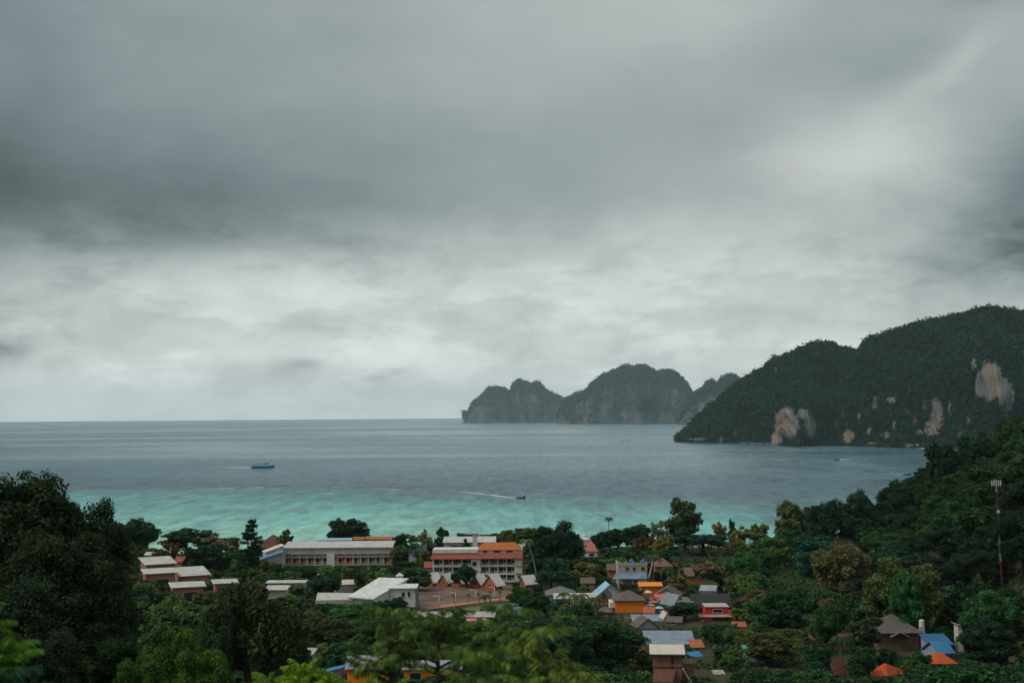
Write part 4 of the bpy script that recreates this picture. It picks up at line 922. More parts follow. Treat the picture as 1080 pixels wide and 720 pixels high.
house('shed', 'pale rubble roofed shed below the slope trees', 750, 766, 713, 708, 298, 4, CONC, pmat('pale_rubble_roof', (.36, .33, .28), .9, .4, 2.0, stain=(.08, .08, .06)), 'mono', rh=.6, cat='shed', py=713)

# ---- village clutter along the lane: parasols and signs in the busy gap
def parasol(px, py, Y, mat, label):
    p = at(px, py, Y); zb = gz(p.x, Y); H = max(p.z-zb, 2.2)
    o = empty('parasol', (p.x, Y, zb)); tag(o, label, 'parasol', 'stall parasols along the lane')
    n = 8; vs = [(1.5*math.cos(2*math.pi*k/n), 1.5*math.sin(2*math.pi*k/n), H-.6) for k in range(n)] + [(0, 0, H), (0, 0, H-.08)]
    MB().add(vs, [(k, (k+1) % n, n) for k in range(n)] + [((k+1) % n, k, n+1) for k in range(n)]).build('canopy', mat, o)
    MB().tube([(0, 0, 0), (0, 0, H-.1)], [.04, .04], 6).build('pole', METAL, o)
for a in ((683, 622, 436, WHITE, 'white parasol on the lane beside the orange stalls'), (686, 629, 425, pmat('dark_red_canvas', (.3, .04, .03)), 'dark red parasol on the lane below the white parasol'), (689, 635, 415, pmat('red_canvas', (.60, .12, .09)), 'bright red parasol in front of the pink white house'), (685.5, 641, 408, GREYW, 'grey parasol beside the bright orange wall'), (695, 642, 402, LBLUER, 'pale blue parasol at the foot of the pink white house'), (716, 646, 395, WHITE, 'white parasol between shrubs below the salmon house'), (700, 648, 394, pmat('brown_canvas', (.16, .08, .05)), 'brown parasol at the lower end of the lane')): parasol(*a)
prot(680, 618, 702, 645, 400)

# ---- radio mast
def mast():
    Y = 372; p0 = at(1058, 640, Y); x = p0.x; zb = gz(x, Y)-.2; H = at(1050.5, 506, Y).z-zb; lean = at(1050.5, 506, Y).x-x
    o = empty('radio_mast', (x, Y, zb)); tag(o, 'tall red and white lattice radio mast rising from the wooded slope', 'mast')
    n = 6; zs = [at(1054, q, Y).z-zb for q in (640, 592, 558, 519, 506)]; zs[0] = 0
    red = pmat('mast_red', (.14, .03, .024), .6, .2, 1); wht = pmat('mast_white', (.26, .30, .30), .6, .15, 1)
    for k in range(4):
        z0, z1 = zs[k], zs[k+1]; m = MB()
        def C(i, z_):
            a = 2*math.pi*i/3+.4; r = .24; return (lean*z_/H + r*math.cos(a), r*math.sin(a), z_)
        for i in range(3): m.tube([C(i, z0), C(i, z1)], [.06, .06], 6)
        st = max(2, int((z1-z0)/1.0))
        for q in range(st):
            za, zc = z0+(z1-z0)*q/st, z0+(z1-z0)*(q+1)/st
            for i in range(3): m.tube([C(i, za), C((i+1) % 3, zc)], [.03, .03], 5)
        m.build('mast_section', (red, wht, red, wht)[k], o)
    tx = lean
    m = MB(); m.tube([(tx-1.2, 0, H-.9), (tx+1.2, 0, H-.9)], [.05, .05], 6); m.build('crossbar', METAL, o)
    for dx in (-1.15, -.6, 0, .6, 1.15): MB().box(tx+dx-.13, tx+dx+.13, -.25, -.06, H-1.5, H-.1).build('antenna', WHITE, o)
    z_ = at(1052, 539, Y).z-zb; MB().tube([(lean*z_/H-.1, -.75, z_), (lean*z_/H-.1, -.45, z_)], [.45, .3], 12).build('dish', WHITE, o)
    prot(1045, 504, 1062, 618, Y-4); mark('the radio mast', 1054, 560)
mast()

# ================================================================ boats
def foam_mat():
    m_ = bpy.data.materials.new('foam'); m_.use_nodes = True; g = NG(m_.node_tree); b = g.n['Principled BSDF']
    oc = g.new('ShaderNodeTexCoord').outputs['Object']
    g.l.new(g.mixc(g.noise(oc, .4, 4, .6), (.35, .45, .45, 1), (.62, .68, .67, 1)), b.inputs['Base Color']); b.inputs['Roughness'].default_value = .8
    return m_
FOAM = foam_mat()
def wake(p0, p1, w0, w1, label):
    """broken foam trail lying on the water from p0 to p1 (pixels)"""
    a, b_ = sea_at(*p0, .06), sea_at(*p1, .06); d = (b_-a); L = d.length; d.normalize(); s = Vector((-d.y, d.x, 0))
    m = MB(); rr = random.Random(int(p0[0]*7)); n = 40
    rows = []
    for i in range(n+1):
        t = i/n; p = a+d*L*t; wv = (w0+(w1-w0)*t)*rr.uniform(.5, 1.1)*(1-t*.5); sh = rr.uniform(-.3, .3)*wv
        rows.append((p+s*(sh-wv), p+s*(sh+wv)))
    for i in range(n):
        if rr.random() < .12+.28*i/n: continue
        q = [rows[i][0], rows[i+1][0], rows[i+1][1], rows[i][1]]
        m.add([tuple(v) for v in q], [(0, 1, 2, 3)])
    tag(m.build('wake', FOAM), label, 'wake', kind='stuff')

for (a, b_, w0_, w1_, lab) in (((246, 514.6), (214, 515.6), 7, 2, 'white breaking crest along the reef edge, by the huge dark tree'), ((278, 513.9), (256, 514.4), 6, 2, 'short white breaking crest along the reef edge below the ferry'), ((420, 516.2), (392, 515.6), 5, 2, 'faint breaking crest along the reef edge at mid bay'), ((352, 520.2), (322, 519.6), 5, 2, 'faint breaking crest just inside the reef edge')):
    wake(a, b_, w0_, w1_, lab); COL.objects[-1].name = 'breaking_wave'
def hull_mesh(Ln, Bm, D, bow_rise, n=14):
    """hull along +x: stern at -L/2, pointed bow at +L/2"""
    m = MB(); secs = []
    for i in range(n+1):
        t = i/n; x_ = -Ln/2+Ln*t
        bw = Bm/2*(.82 if t < .05 else 1)*(1-max(0, (t-.55)/.45)**2.2*.97)
        zd = D+bow_rise*max(0, (t-.5)/.5)**2; kx = x_ + (0 if t < .9 else 0)
        secs.append([(x_, -bw, zd), (x_, -bw*.8, -.2+ .1*D), (x_*.97, 0, -.7), (x_, bw*.8, -.2+.1*D), (x_, bw, zd)])
    b = len(m.v)
    for s in secs: m.v += s
    for i in range(n):
        for k in range(4): m.f.append((i*5+k, (i+1)*5+k, (i+1)*5+k+1, i*5+k+1))
        m.f.append((i*5+4, (i+1)*5+4, (i+1)*5, i*5))
    m.f.append((0, 1, 2, 3, 4)); m.f.append(tuple(n*5+k for k in range(5))[::-1])
    return m
def ferry():
    p = sea_at(277.5, 493.2); o = empty('ferry', (p.x, p.y, 0), R_(-4)); tag(o, 'blue two deck passenger ferry heading across the bay', 'ferry')
    hb = pmat('ferry_blue', (.035, .16, .34), .45, .15, .3); lb = pmat('ferry_light_blue', (.16, .38, .58), .5, .15, .3); wt = pmat('ferry_white', (.5, .62, .68), .5, .1, .3)
    hull_mesh(27, 6.2, 2.0, 1.6).build('hull', hb, o)
    MB().box(-13.2, 9.2, -2.9, 2.9, 2.05, 3.9).build('lower_deck', wt, o)
    windows(o, [(-12+i*2.1, -10.6+i*2.1, 2.6, 3.4) for i in range(10)], -2.9, hb, wt)
    MB().box(-13.4, 6.5, -3.0, 3.0, 3.93, 4.1).build('upper_deck', lb, o)
    m = MB()
    for i in range(9):
        for s_ in (-1, 1): m.box(-12.6+i*2.2, -12.4+i*2.2, s_*2.7-.08, s_*2.7+.08, 4.1, 6.0)
    m.build('canopy_post', lb, o)
    MB().box(-13.2, 2.6, -3.0, 3.0, 6.0, 6.25).build('canopy', lb, o)
    MB().box(2.9, 6.2, -2.3, 2.3, 4.11, 6.5).build('wheelhouse', lb, o)
    windows(o, [(3.4, 4.4, 5.2, 6.0), (4.8, 5.8, 5.2, 6.0)], -2.3, hb, wt)
    MB().tube([(3.5, 0, 6.5), (3.2, 0, 9.5)], [.08, .05], 6).build('antenna', METAL, o)
    mark('the blue ferry', 277, 491)
ferry()
wake((265, 493.1), (222, 492.6), 15, 6, 'thin white wake trailing behind the blue ferry')
def longtail(px, py, rz, Ln, label, hullcol=(.05, .035, .03)):
    p = sea_at(px, py); o = empty('longtail_boat', (p.x, p.y, 0), R_(rz)); tag(o, label, 'boat', 'longtail boats under way')
    hm = pmat('dark_hull_wood', hullcol, .6, .2, 1)
    hull_mesh(Ln, Ln*.2, .9, 1.5).build('hull', hm, o)
    MB().box(-Ln*.28, Ln*.16, -Ln*.09, Ln*.09, 1.75, 1.87).build('canopy', BROWNW, o)
    m = MB()
    for xx in (-Ln*.26, -Ln*.05, Ln*.14):
        for s_ in (-1, 1): m.tube([(xx, s_*Ln*.085, .85), (xx, s_*Ln*.085, 1.76)], [.06, .06], 5)
    m.build('canopy_post', BROWNW, o)
    MB().tube([(Ln*.47, 0, 2.1), (Ln*.53, 0, 3.4)], [.16, .08], 6).build('prow', hm, o)
    MB().tube([(-Ln*.42, 0, 1.5), (-Ln*.75, 0, .0)], [.07, .06], 5).build('propeller_shaft', METAL, o)
    pm = MB(); pm.tube([(-Ln*.36, 0, .8), (-Ln*.36, 0, 1.3), (-Ln*.36, 0, 1.9), (-Ln*.36, 0, 2.15)], [.26, .3, .26, .1], 8); 
    MB().box(-Ln*.41, -Ln*.35, -.5, .5, 1.2, 1.7).build('engine', METAL, o)
longtail(549.5, 525.5, -12, 6.5, 'dark longtail boat cutting through turquoise shallows')
wake((545, 525.0), (486, 518.2), 2.6, 7, 'white wake crossing the turquoise shallows')
longtail(883, 485.2, 196, 7.5, 'small dark longtail boat below the headland cliffs')
wake((885, 485.0), (898, 483.4), 5, 9, 'short white wake of the boat below the headland')
longtail(956.5, 500.7, 4, 8, 'dark longtail boat close to the wooded point')
wake((953, 500.5), (930, 500.0), 3, 5, 'thin white wake beside the wooded point')
wake((978, 491.6), (984, 491.2), 4, 6, 'short white wake just off the wooded point')
for (px, lab) in ((655.5, 'tiny white speedboat far out in the bay, seaward one of two'), (661.5, 'tiny white speedboat far out in the bay, the one nearer the headland')):
    p = sea_at(px, 465.5); o = empty('speedboat', (p.x, p.y, 0)); tag(o, lab, 'boat', 'far speedboats')
    hull_mesh(13, 3.6, 1.4, .8).build('hull', WHITE, o); MB().box(-3.5, 2, -1.4, 1.4, 1.42, 2.9).build('cabin', WHITE, o)

# ================================================================ trees
def crown_mesh(name, seed, nlobe, nsub, nleaf, leaf, kind='round', mat=LEAF):
    """unit crown (radius 1, half height 1): lobes > sub-lobes > leaves; returns mesh and lobe centres"""
    r = np.random.default_rng(seed)
    lob = []
    tries = 0
    while len(lob) < nlobe and tries < 4000:
        tries += 1
        a = r.uniform(0, 2*math.pi)
        if kind == 'flat':
            q = math.sqrt(r.uniform(0, 1))*.78; zz = .55*(1-q*q) + r.uniform(-.75, .12); rad = r.uniform(.24, .38)
        elif kind == 'tall':
            zz = r.uniform(-.7, .68); q = r.uniform(.1, .62)*(1-.45*abs(zz)); rad = r.uniform(.26, .4)
        elif kind == 'loose':
            zz = r.uniform(-.6, .72); q = math.sqrt(r.uniform(0, 1))*.72*(1-.3*max(zz, 0)); rad = r.uniform(.17, .32)
        else:
            zz = r.uniform(-.55, .66); q = r.uniform(.15, .66)*math.sqrt(max(.15, 1-zz*zz)); rad = r.uniform(.26, .44)
        c = np.array([q*math.cos(a), q*math.sin(a), zz])
        if all(np.linalg.norm(c-o[0]) > (rad+o[1])*.55 for o in lob) or tries > 2500: lob.append((c, rad))
    subs = []
    for c, rad in lob:
        d = r.normal(0, 1, (nsub, 3)); d[:, 2] += .35; d /= np.linalg.norm(d, axis=1, keepdims=True)
        for q in d: subs.append((c + q*rad*r.uniform(.5, .85), rad*r.uniform(.34, .58)))
        subs.append((c, rad*.6))
    w = np.array([s[1]**2 for s in subs]); w /= w.sum()
    cnt = np.maximum((w*nleaf).astype(int), 3)
    Ps, Ns = [], []
    for (c, rad), k in zip(subs, cnt):
        d = r.normal(0, 1, (k, 3)); d[:, 2] += .3; d /= np.linalg.norm(d, axis=1, keepdims=True)
        Ps.append(c + d*rad*r.uniform(.55, 1.12, (k, 1))); Ns.append(d*.8 + np.array([0, 0, .55]))
    v, f = leaf_quads(np.concatenate(Ps), np.concatenate(Ns), leaf, r)
    return mesh_np(name, v, f, mat), [l[0] for l in lob]
def trunk_mesh(name, lobes, mat, hc, thick=.075, limbs=6, seed=0):
    """unit tree height 1 (crown of half height hc centred at 1-hc), radii in crown-radius units"""
    r = random.Random(seed); m = MB(); top = 1-hc*1.25
    cx = [(0, 0, -.03), (r.uniform(-.05, .05), r.uniform(-.05, .05), top*.5), (r.uniform(-.1, .1), r.uniform(-.1, .1), max(top, .3)), (0, 0, 1-hc*.6)]
    m.tube(cx, [thick*1.5, thick, thick*.85, thick*.25], 8)
    for i, c in enumerate(lobes[:limbs*2:2] if len(lobes) > limbs*2 else lobes[:limbs]):
        e = Vector((c[0], c[1], 1-hc + c[2]*hc)); s_ = Vector(cx[2]); md = s_.lerp(e, .5) + Vector((0, 0, -.03))
        m.tube([s_, md, e], [thick*.6, thick*.38, thick*.12], 6)
    return m.mesh(name, mat, True)

VAR = {}
def variants(kind, n, nlobe, nsub, nleaf, leaf, hc, shape, bark=BARK, limbs=6, thick=.075):
    out = []
    for i in range(n):
        cm, lb = crown_mesh('crown', 100*len(VAR)+i+3, nlobe, nsub, nleaf, leaf, shape)
        out.append((cm, trunk_mesh('trunk', lb, bark, hc, thick, limbs, i)))
    VAR[kind] = (out, hc)
variants('round', 5, 15, 7, 6000, .060, .43, 'round')
variants('flat', 3, 20, 7, 5600, .060, .36, 'flat', limbs=7)
variants('tall', 3, 14, 6, 5000, .064, .44, 'tall')
variants('loose', 4, 16, 4, 2600, .058, .40, 'loose', PALE_BARK, 9, .05)
variants('fineround', 3, 18, 9, 24000, .033, .45, 'round')
variants('fineflat', 2, 22, 8, 22000, .032, .38, 'flat', limbs=8)
variants('near', 2, 26, 10, 60000, .021, .40, 'round')

TREES = []
def tree(kind, X, Y, H, R, col, name='broadleaf_tree', label=None, group=None, form=None, zb=None, hcs=1.0):
    out, hc = VAR[kind]; cm, tm = rnd.choice(out)
    zb = gz(X, Y)-.15 if zb is None else zb
    o = empty(name, (X, Y, zb), rnd.uniform(0, 6.28))
    t = link('trunk', tm, o); t.scale = (R, R, H)
    c = link('crown', cm, o, (0, 0, H*(1-hc))); c.scale = (R, R, H*hc*hcs); c.color = (*col, 1)
    tag(o, label, 'tree', group)
    TREES.append((o, kind, X, Y, zb, H, R, col, form)); return o
def tree_px(kind, px, ytop, wpx, Y, col, label=None, group=None, minH=5, hpx=None, **kw):
    p = at(px, ytop, Y); zb = gz(p.x, Y)-.15; H = max(p.z-zb, minH); R = wpx/2/1500*Y
    return tree(kind, p.x, Y, H, R, col, label=label, group=group, zb=zb, **kw)

DK = (.009, .028, .015); DG = (.013, .040, .018); MG = (.024, .062, .022); BG = (.034, .092, .028); TEAL = (.011, .043, .027)
OL = (.060, .072, .024); YO = (.15, .12, .030); BR = (.085, .052, .034); RB = (.075, .035, .024); PK = (.15, .105, .085); LIME = (.13, .17, .02)
SHORE = 'trees along the shore'; VIL = 'trees in the village'; SLOPE = 'trees on the wooded slope'; NEAR = 'trees below the viewpoint'

# --- landmark trees, left to right
def tp(*a, **k):
    o = tree_px(*a, **k)
    x_, y_ = a[1], a[2]
    prot(a[1]-a[3]*.36, a[2], a[1]+a[3]*.36, a[2]+a[3]*.5, a[4]-2)
    return o
tp('round', 148, 545, 54, 560, DG, 'dark green rounded tree standing on the shore behind the salmon cottages', SHORE)
tp('round', 118, 547, 40, 545, DK, 'dark shoreline tree tucked against the big shadowy tree', SHORE)
tp('flat', 196, 555, 60, 573, DG, 'broad low green shore tree above the red brown tree', SHORE)
tp('loose', 232, 557, 46, 560, (.10, .085, .05), 'feathery olive brown tree on the shore beside the conifer', SHORE)
tp('loose', 178, 567, 36, 520, RB, 'reddish brown tree just behind the salmon cottages', VIL)
tp('round', 219, 573, 56, 500, DK, 'dense dark green dome tree beside the salmon cottages', VIL)
tp('round', 135, 572, 34, 480, OL, 'olive tree at the end of the salmon cottages', VIL)
tp('loose', 297, 557, 24, 545, OL, 'small olive tree in front of the brown red roof', VIL)
tp('round', 281, 590, 28, 470, (.055, .06, .02), 'palm like bushy olive tree right of the conifer', VIL)
tp('flat', 368, 543, 49, 573, DK, 'dark spreading tree with knobbly crown rising above the pale hotel block', SHORE)
tp('round', 424, 562, 22, 560, DK, 'small dark tree at the end of the pale hotel block', SHORE)
tp('round', 421, 575, 34, 520, (.045, .055, .022), 'olive green tree beside the end wall of the pale hotel block', VIL)
tp('loose', 451, 553, 26, 560, (.13, .12, .06), 'pale airy tree standing against the turquoise water', SHORE)
tp('round', 466, 555.5, 22, 564, DG, 'small green tree paired with the pale airy tree', SHORE)
tp('round', 445, 578, 26, 505, OL, 'yellowish tree beside the bright blue slanting roof', VIL)
tp('tall', 491, 567, 15, 520, DG, 'slim green tree between the white hotel and the block behind', VIL)
tp('flat', 556, 552, 60, 560, (.035, .052, .02), 'flat topped olive green tree reaching over the orange hip roof', SHORE)
tp('fineround', 588, 550, 66, 505, DK, 'huge dark green tree, the largest crown in the village', VIL)
tp('tall', 535, 563, 26, 545, OL, 'olive tree behind the orange hip roof', SHORE)
tp('round', 492, 594, 26, 466, DG, 'green tree in front of the white hotel facade', VIL)
tp('round', 440, 597, 46, 460, MG, 'clipped looking round green tree beside the huts', VIL)
tp('flat', 480, 602, 10, 470, DG, 'small shrubby tree between two huts', VIL)
mark('the huge dark village tree', 592, 580)
tp('round', 652, 557, 44, 587, DG, 'green shore tree behind the concrete building', SHORE)
tp('round', 634, 560, 30, 578, DK, 'dark shore tree beside the coral roofed house', SHORE)
tp('round', 673, 553, 34, 596, DG, 'rounded green shore tree above the rusty brown tree', SHORE)
tp('loose', 680, 563, 32, 545, RB, 'rusty brown tree behind the concrete building', VIL)
tp('loose', 694, 546, 26, 605, (.15, .14, .09), 'bare pale feathery tree on the shore beside the tallest shore tree', SHORE)
tp('round', 695, 567, 27, 555, (.15, .105, .022), 'golden yellow tree behind the palms', VIL)
tp('tall', 721, 528, 50, 596, (.045, .060, .028), 'tallest shore tree with mixed green and yellow crown', SHORE)
mark('the tallest shore tree', 721, 545)
tp('flat', 741, 561, 62, 573, DK, 'dark spreading tree below the tallest shore tree', SHORE)
tp('loose', 757, 548, 22, 587, PK, 'pinkish grey leafless looking tree on the shore', SHORE)
tp('tall', 772, 549, 12, 596, DG, 'slim green tree beside the pinkish grey tree', SHORE)
tp('loose', 782, 550, 34, 582, YO, 'yellow olive tree on the shore beside the pinkish grey tree', SHORE)
tp('round', 800, 552, 26, 587, (.09, .10, .03), 'yellow green tree where the slope meets the shore', SHORE)
tp('loose', 770, 565, 26, 560, BR, 'brown tree below the pinkish grey tree', SHORE)
tp('loose', 745, 590, 46, 448, (.12, .08, .055), 'dusty pink brown tree above the red building', VIL)
tp('round', 835, 529, 52, 560, (.055, .065, .024), 'olive topped tree on the shoulder of the slope', SLOPE)
tp('fineround', 868, 530, 60, 540, DK, 'dark tree beside the olive topped shoulder tree', SLOPE)
tp('fineround', 902, 521, 62, 545, DG, 'dark green tree a little higher on the shoulder, uphill of the olive topped tree', SLOPE)
tp('round', 993, 466, 42, 560, DK, 'dark crown standing out on the skyline of the wooded slope', SLOPE)
tp('round', 1022, 459, 50, 565, DG, 'rounded green crown on the upper skyline of the wooded slope', SLOPE)
tp('fineround', 950, 588, 98, 348, (.045, .060, .022), 'broad dome tree with olive top left of the radio mast', SLOPE)
mark('the broad olive dome tree', 950, 610)
tp('fineround', 955, 606, 50, 338, (.02, .075, .026), 'fresh green leafy tree in front of the olive dome tree', SLOPE)
tp('fineround', 1044, 622, 74, 330, (.022, .07, .028), 'fresh green dome tree at the foot of the radio mast', SLOPE)
tp('fineround', 1040, 655, 76, 300, DK, 'dark dome tree hiding the dull orange roof', SLOPE)
tp('fineround', 875, 623, 60, 345, (.022, .058, .022), 'green tree with palm crowns beside it, above the brown red roof strip', SLOPE)
tp('fineround', 826, 622, 80, 352, DG, 'large dark green tree beside the red building', SLOPE)
tp('fineround', 812, 665, 80, 312, (.05, .055, .024), 'dusty olive tree below the red building', SLOPE)
tp('fineround', 871, 640, 44, 330, (.022, .05, .02), 'dark green tree under the withered palm', SLOPE)
tp('round', 912, 652, 56, 315, (.028, .04, .02), 'grey green tree in front of the grey pavilion', SLOPE)
tp('fineflat', 378, 633, 56, 372, BG, 'bright green umbrella shaped tree under the villa roof', VIL)
mark('the bright green umbrella tree', 378, 642)
tp('round', 420, 628, 34, 376, DG, 'dark green tree in front of the villa wing', VIL)
tp('fineround', 340, 645, 66, 340, (.035, .045, .02), 'muted olive tree below the umbrella tree', VIL)
tp('fineround', 400, 652, 62, 335, (.035, .055, .02), 'green tree in front of the umbrella tree', VIL)
tp('round', 548, 618, 34, 420, MG, 'leafy green tree at the corner of the bare field', VIL)
tp('round', 566, 628, 40, 395, DG, 'dark green tree below the grey hip roof', VIL)
tp('fineround', 640, 655, 100, 300, (.016, .040, .018), 'big dense dark green tree left of the brown house', VIL)
mark('the dense tree by the lean-to', 640, 680)
tp('fineround', 590, 660, 80, 290, DG, 'dense green tree beside the blurred fronds', VIL)
tp('fineround', 560, 655, 56, 318, DK, 'dark tree behind the blurred fronds', VIL)
tp('round', 720, 643, 44, 388, DG, 'shrubby dark tree between the red building and the brown gable', VIL)
tp('round', 470, 655, 40, 352, (.04, .05, .018), 'yellow tinged tree below the pink awning', VIL)
tp('round', 515, 657, 44, 345, (.03, .05, .02), 'leafy tree below the end of the low pale roof', VIL)

# --- conifer
def conifer(px, ytop, Y, wpx, label):
    p = at(px, ytop, Y); zb = gz(p.x, Y)-.15; H = p.z-zb; r = np.random.default_rng(5)
    o = empty('conifer', (p.x, Y, zb)); tag(o, label, 'tree', VIL)
    MB().tube([(0, 0, 0), (0, 0, H*.5), (0, 0, H)], [.42, .26, .05], 8).build('trunk', BARK, o, smooth=True)
    Rm = wpx/2/1500*Y; Ps, Ns, br = [], [], MB()
    for k in range(13):
        z_ = H*(.22+.77*k/12); rr = Rm*1.25*(1.08-.80*(k/12)**1.2)*r.uniform(.85, 1.1)
        for j in range(7 if k < 10 else 5):
            a = r.uniform(0, 6.28); L = rr*r.uniform(.6, 1.15); n = 80
            t = r.uniform(.15, 1, n)**.7
            Ps.append(np.stack([np.cos(a)*L*t, np.sin(a)*L*t, z_ + .22*L*t**2 - .1*L*t], 1) + r.normal(0, 1, (n, 3))*np.array([.34, .34, .26]))
            Ns.append(np.tile([0, 0, 1.], (n, 1)))
            br.tube([(0, 0, z_), (math.cos(a)*L*.9, math.sin(a)*L*.9, z_+.1*L)], [.07, .02], 4)
    v, f = leaf_quads(np.concatenate(Ps), np.concatenate(Ns), .34, r, 1.6, .45)
    c = link('crown', mesh_np('crown', v, f, LEAF), o); c.color = (.012, .030, .020, 1)
    br.build('branch', BARK, o)
    mark('the dark conifer', px, ytop+25)
conifer(265, 549.5, 478, 27, 'dark layered conifer standing taller than the trees around it')
prot(255, 549, 276, 585, 470)

# --- palms
def palm_meshes(seed, nfr=13, leaflets=20):
    r = random.Random(seed); rg = np.random.default_rng(seed); V_, F_ = [], []
    b = 0
    for k in range(nfr):
        a = 2*math.pi*k/nfr + r.uniform(-.2, .2); up = r.uniform(-.1, 1.5); L = r.uniform(.85, 1.1)
        d = Vector((math.cos(a), math.sin(a), 0)); sd_ = Vector((-math.sin(a), math.cos(a), 0))
        pts = []
        for i in range(9):
            t = i/8; pts.append(d*(L*t*(1-.12*t)) + Vector((0, 0, up*.62*L*t - (.50+.36*up)*L*t*t*1.1)))
        for i in range(leaflets):
            t = .12+.88*i/(leaflets-1); q = t*8; j = min(int(q), 7); p = pts[j].lerp(pts[j+1], q-j)
            ln = .30*math.sin(math.pi*min(1, .18+t*.80))**.7*L
            tg = (pts[j+1]-pts[j]).normalized()
            for s in (-1, 1):
                e = p + sd_*s*ln*.80 + tg*ln*.45 + Vector((0, 0, -ln*r.uniform(.25, .7)))
                w_ = tg*.028
                V_ += [p-w_, p+w_, e+w_*.25, e-w_*.25]; F_.append((b, b+1, b+2, b+3)); b += 4
    return mesh_np('crown', [tuple(v) for v in V_], F_, LEAF)
PALMS = [palm_meshes(s) for s in (1, 2, 3)]
def palm(px, ytop, Y, rpx, col, label, lean=0.0, minH=6, group='coconut palms'):
    p = at(px, ytop, Y); x_ = p.x; zb = gz(x_, Y)-.15; R = rpx/1500*Y; H = max(p.z-zb-R*.25, minH)
    o = empty('coconut_palm', (x_-lean, Y, zb)); tag(o, label, 'palm tree', group)
    MB().tube([(0, 0, 0), (lean*-.1, 0, H*.3), (lean*.35, 0, H*.65), (lean, 0, H)], [.30, .22, .18, .15], 8).build('trunk', PALE_BARK, o, smooth=True)
    c = link('crown', rnd.choice(PALMS), o, (lean, 0, H)); c.scale = (R, R, R); c.rotation_euler = (0, 0, rnd.uniform(0, 6.28)); c.color = (*col, 1)
    TREES.append((o, 'palm', x_, Y, zb, H, R, col, 'palm'))
palm(642, 544.5, 602, 6.5, (.02, .04, .02), 'lone coconut palm rising above the shore canopy')
palm(556, 567, 470, 10, (.075, .085, .04), 'tall coconut palm with pale leaning trunk at the end of the white hotel', lean=-2.6)
palm(689, 583, 466, 13, (.035, .04, .02), 'shaggy palm right beside the concrete building')
palm(716, 585, 458, 12, (.02, .035, .018), 'dark palm between the concrete building and the dusty pink tree')
palm(704, 596, 452, 11, (.022, .04, .02), 'lower dark palm between two taller palms')
palm(610, 633, 396, 15, (.06, .055, .025), 'brownish palm in front of the long white flat roof')
palm(628, 635, 392, 13, (.05, .05, .022), 'brownish palm beside the brown gabled house')
palm(594, 634, 402, 10, (.045, .055, .02), 'green palm below the long white flat roof')
palm(871, 629, 338, 12, (.045, .036, .018), 'palm with withered brown fronds on the slope')
palm(914, 636, 336, 12, (.03, .05, .022), 'green palm above the red brown roof strip')
palm(886, 668, 306, 16, (.018, .035, .018), 'dark palm in front of the red brown roof strip')
palm(762, 590, 470, 10, (.02, .035, .02), 'dark palm beside the dusty pink tree')
palm(512, 641, 398, 8, (.02, .04, .02), 'small dark palm beside the grass strip')
prot(636, 544, 648, 556, 600); prot(549, 566, 566, 606, 470)
# sparse young palms on the bare field
for (px, py) in ((479, 626.5), (494, 625.5), (505, 624.5), (517, 622.5), (527, 622.5)):
    palm(px, py, 430, 3.4, (.025, .05, .022), 'young planted palm on the bare brown field', minH=1.6, group='young palms on the bare field')

# --- big dark trees close on the left
def near_tree(px, ytop, wpx, Y, col, label, kind='near', hcs=1.0):
    p = at(px, ytop, Y); zb = gz(p.x, Y)-.3; H = p.z-zb
    return tree(kind, p.x, Y, H, wpx/2/1500*Y, col, label=label, group=NEAR, zb=zb, hcs=hcs)
NDK = (.015, .025, .013)
near_tree(15, 488, 190, 112, NDK, 'huge shadowy tree filling the left edge, its crown the highest below the viewpoint')
near_tree(88, 520, 110, 118, (.016, .028, .014), 'shadowy tree leaning out from the huge one toward the water')
near_tree(66, 560, 150, 102, NDK, 'dark tree under the huge shadowy one, middle of the left edge mass')
near_tree(110, 590, 90, 125, (.018, .032, .016), 'dark tree at the open side of the left edge mass')
near_tree(10, 610, 150, 90, (.012, .022, .013), 'deep dark tree low on the left edge')
near_tree(110, 650, 110, 100, (.018, .034, .015), 'dark green tree between the left edge mass and the lime bush')
near_tree(40, 665, 120, 80, (.012, .022, .013), 'deep dark tree at the lower left corner')
mark('the huge shadowy tree', 40, 560)
near_tree(185, 655, 88, 98, (.034, .064, .013), 'lime tinged bushy tree, brightest of the trees on the left')
near_tree(215, 680, 90, 88, (.036, .070, .014), 'lime green bushy tree at the bottom edge below the lime tinged one')
near_tree(150, 690, 80, 84, (.030, .058, .013), 'yellow green tree at the bottom edge beside the dark corner')
mark('the lime bushy trees', 190, 690)
near_tree(262, 600, 118, 205, (.028, .035, .016), 'large olive dark tree with a visible slanting limb', 'fineflat')
near_tree(228, 640, 60, 200, (.022, .04, .02), 'dark green tree beside the slanting limb tree', 'fineround')
near_tree(300, 650, 70, 230, (.022, .035, .018), 'dark tree above the rust red house', 'fineround')

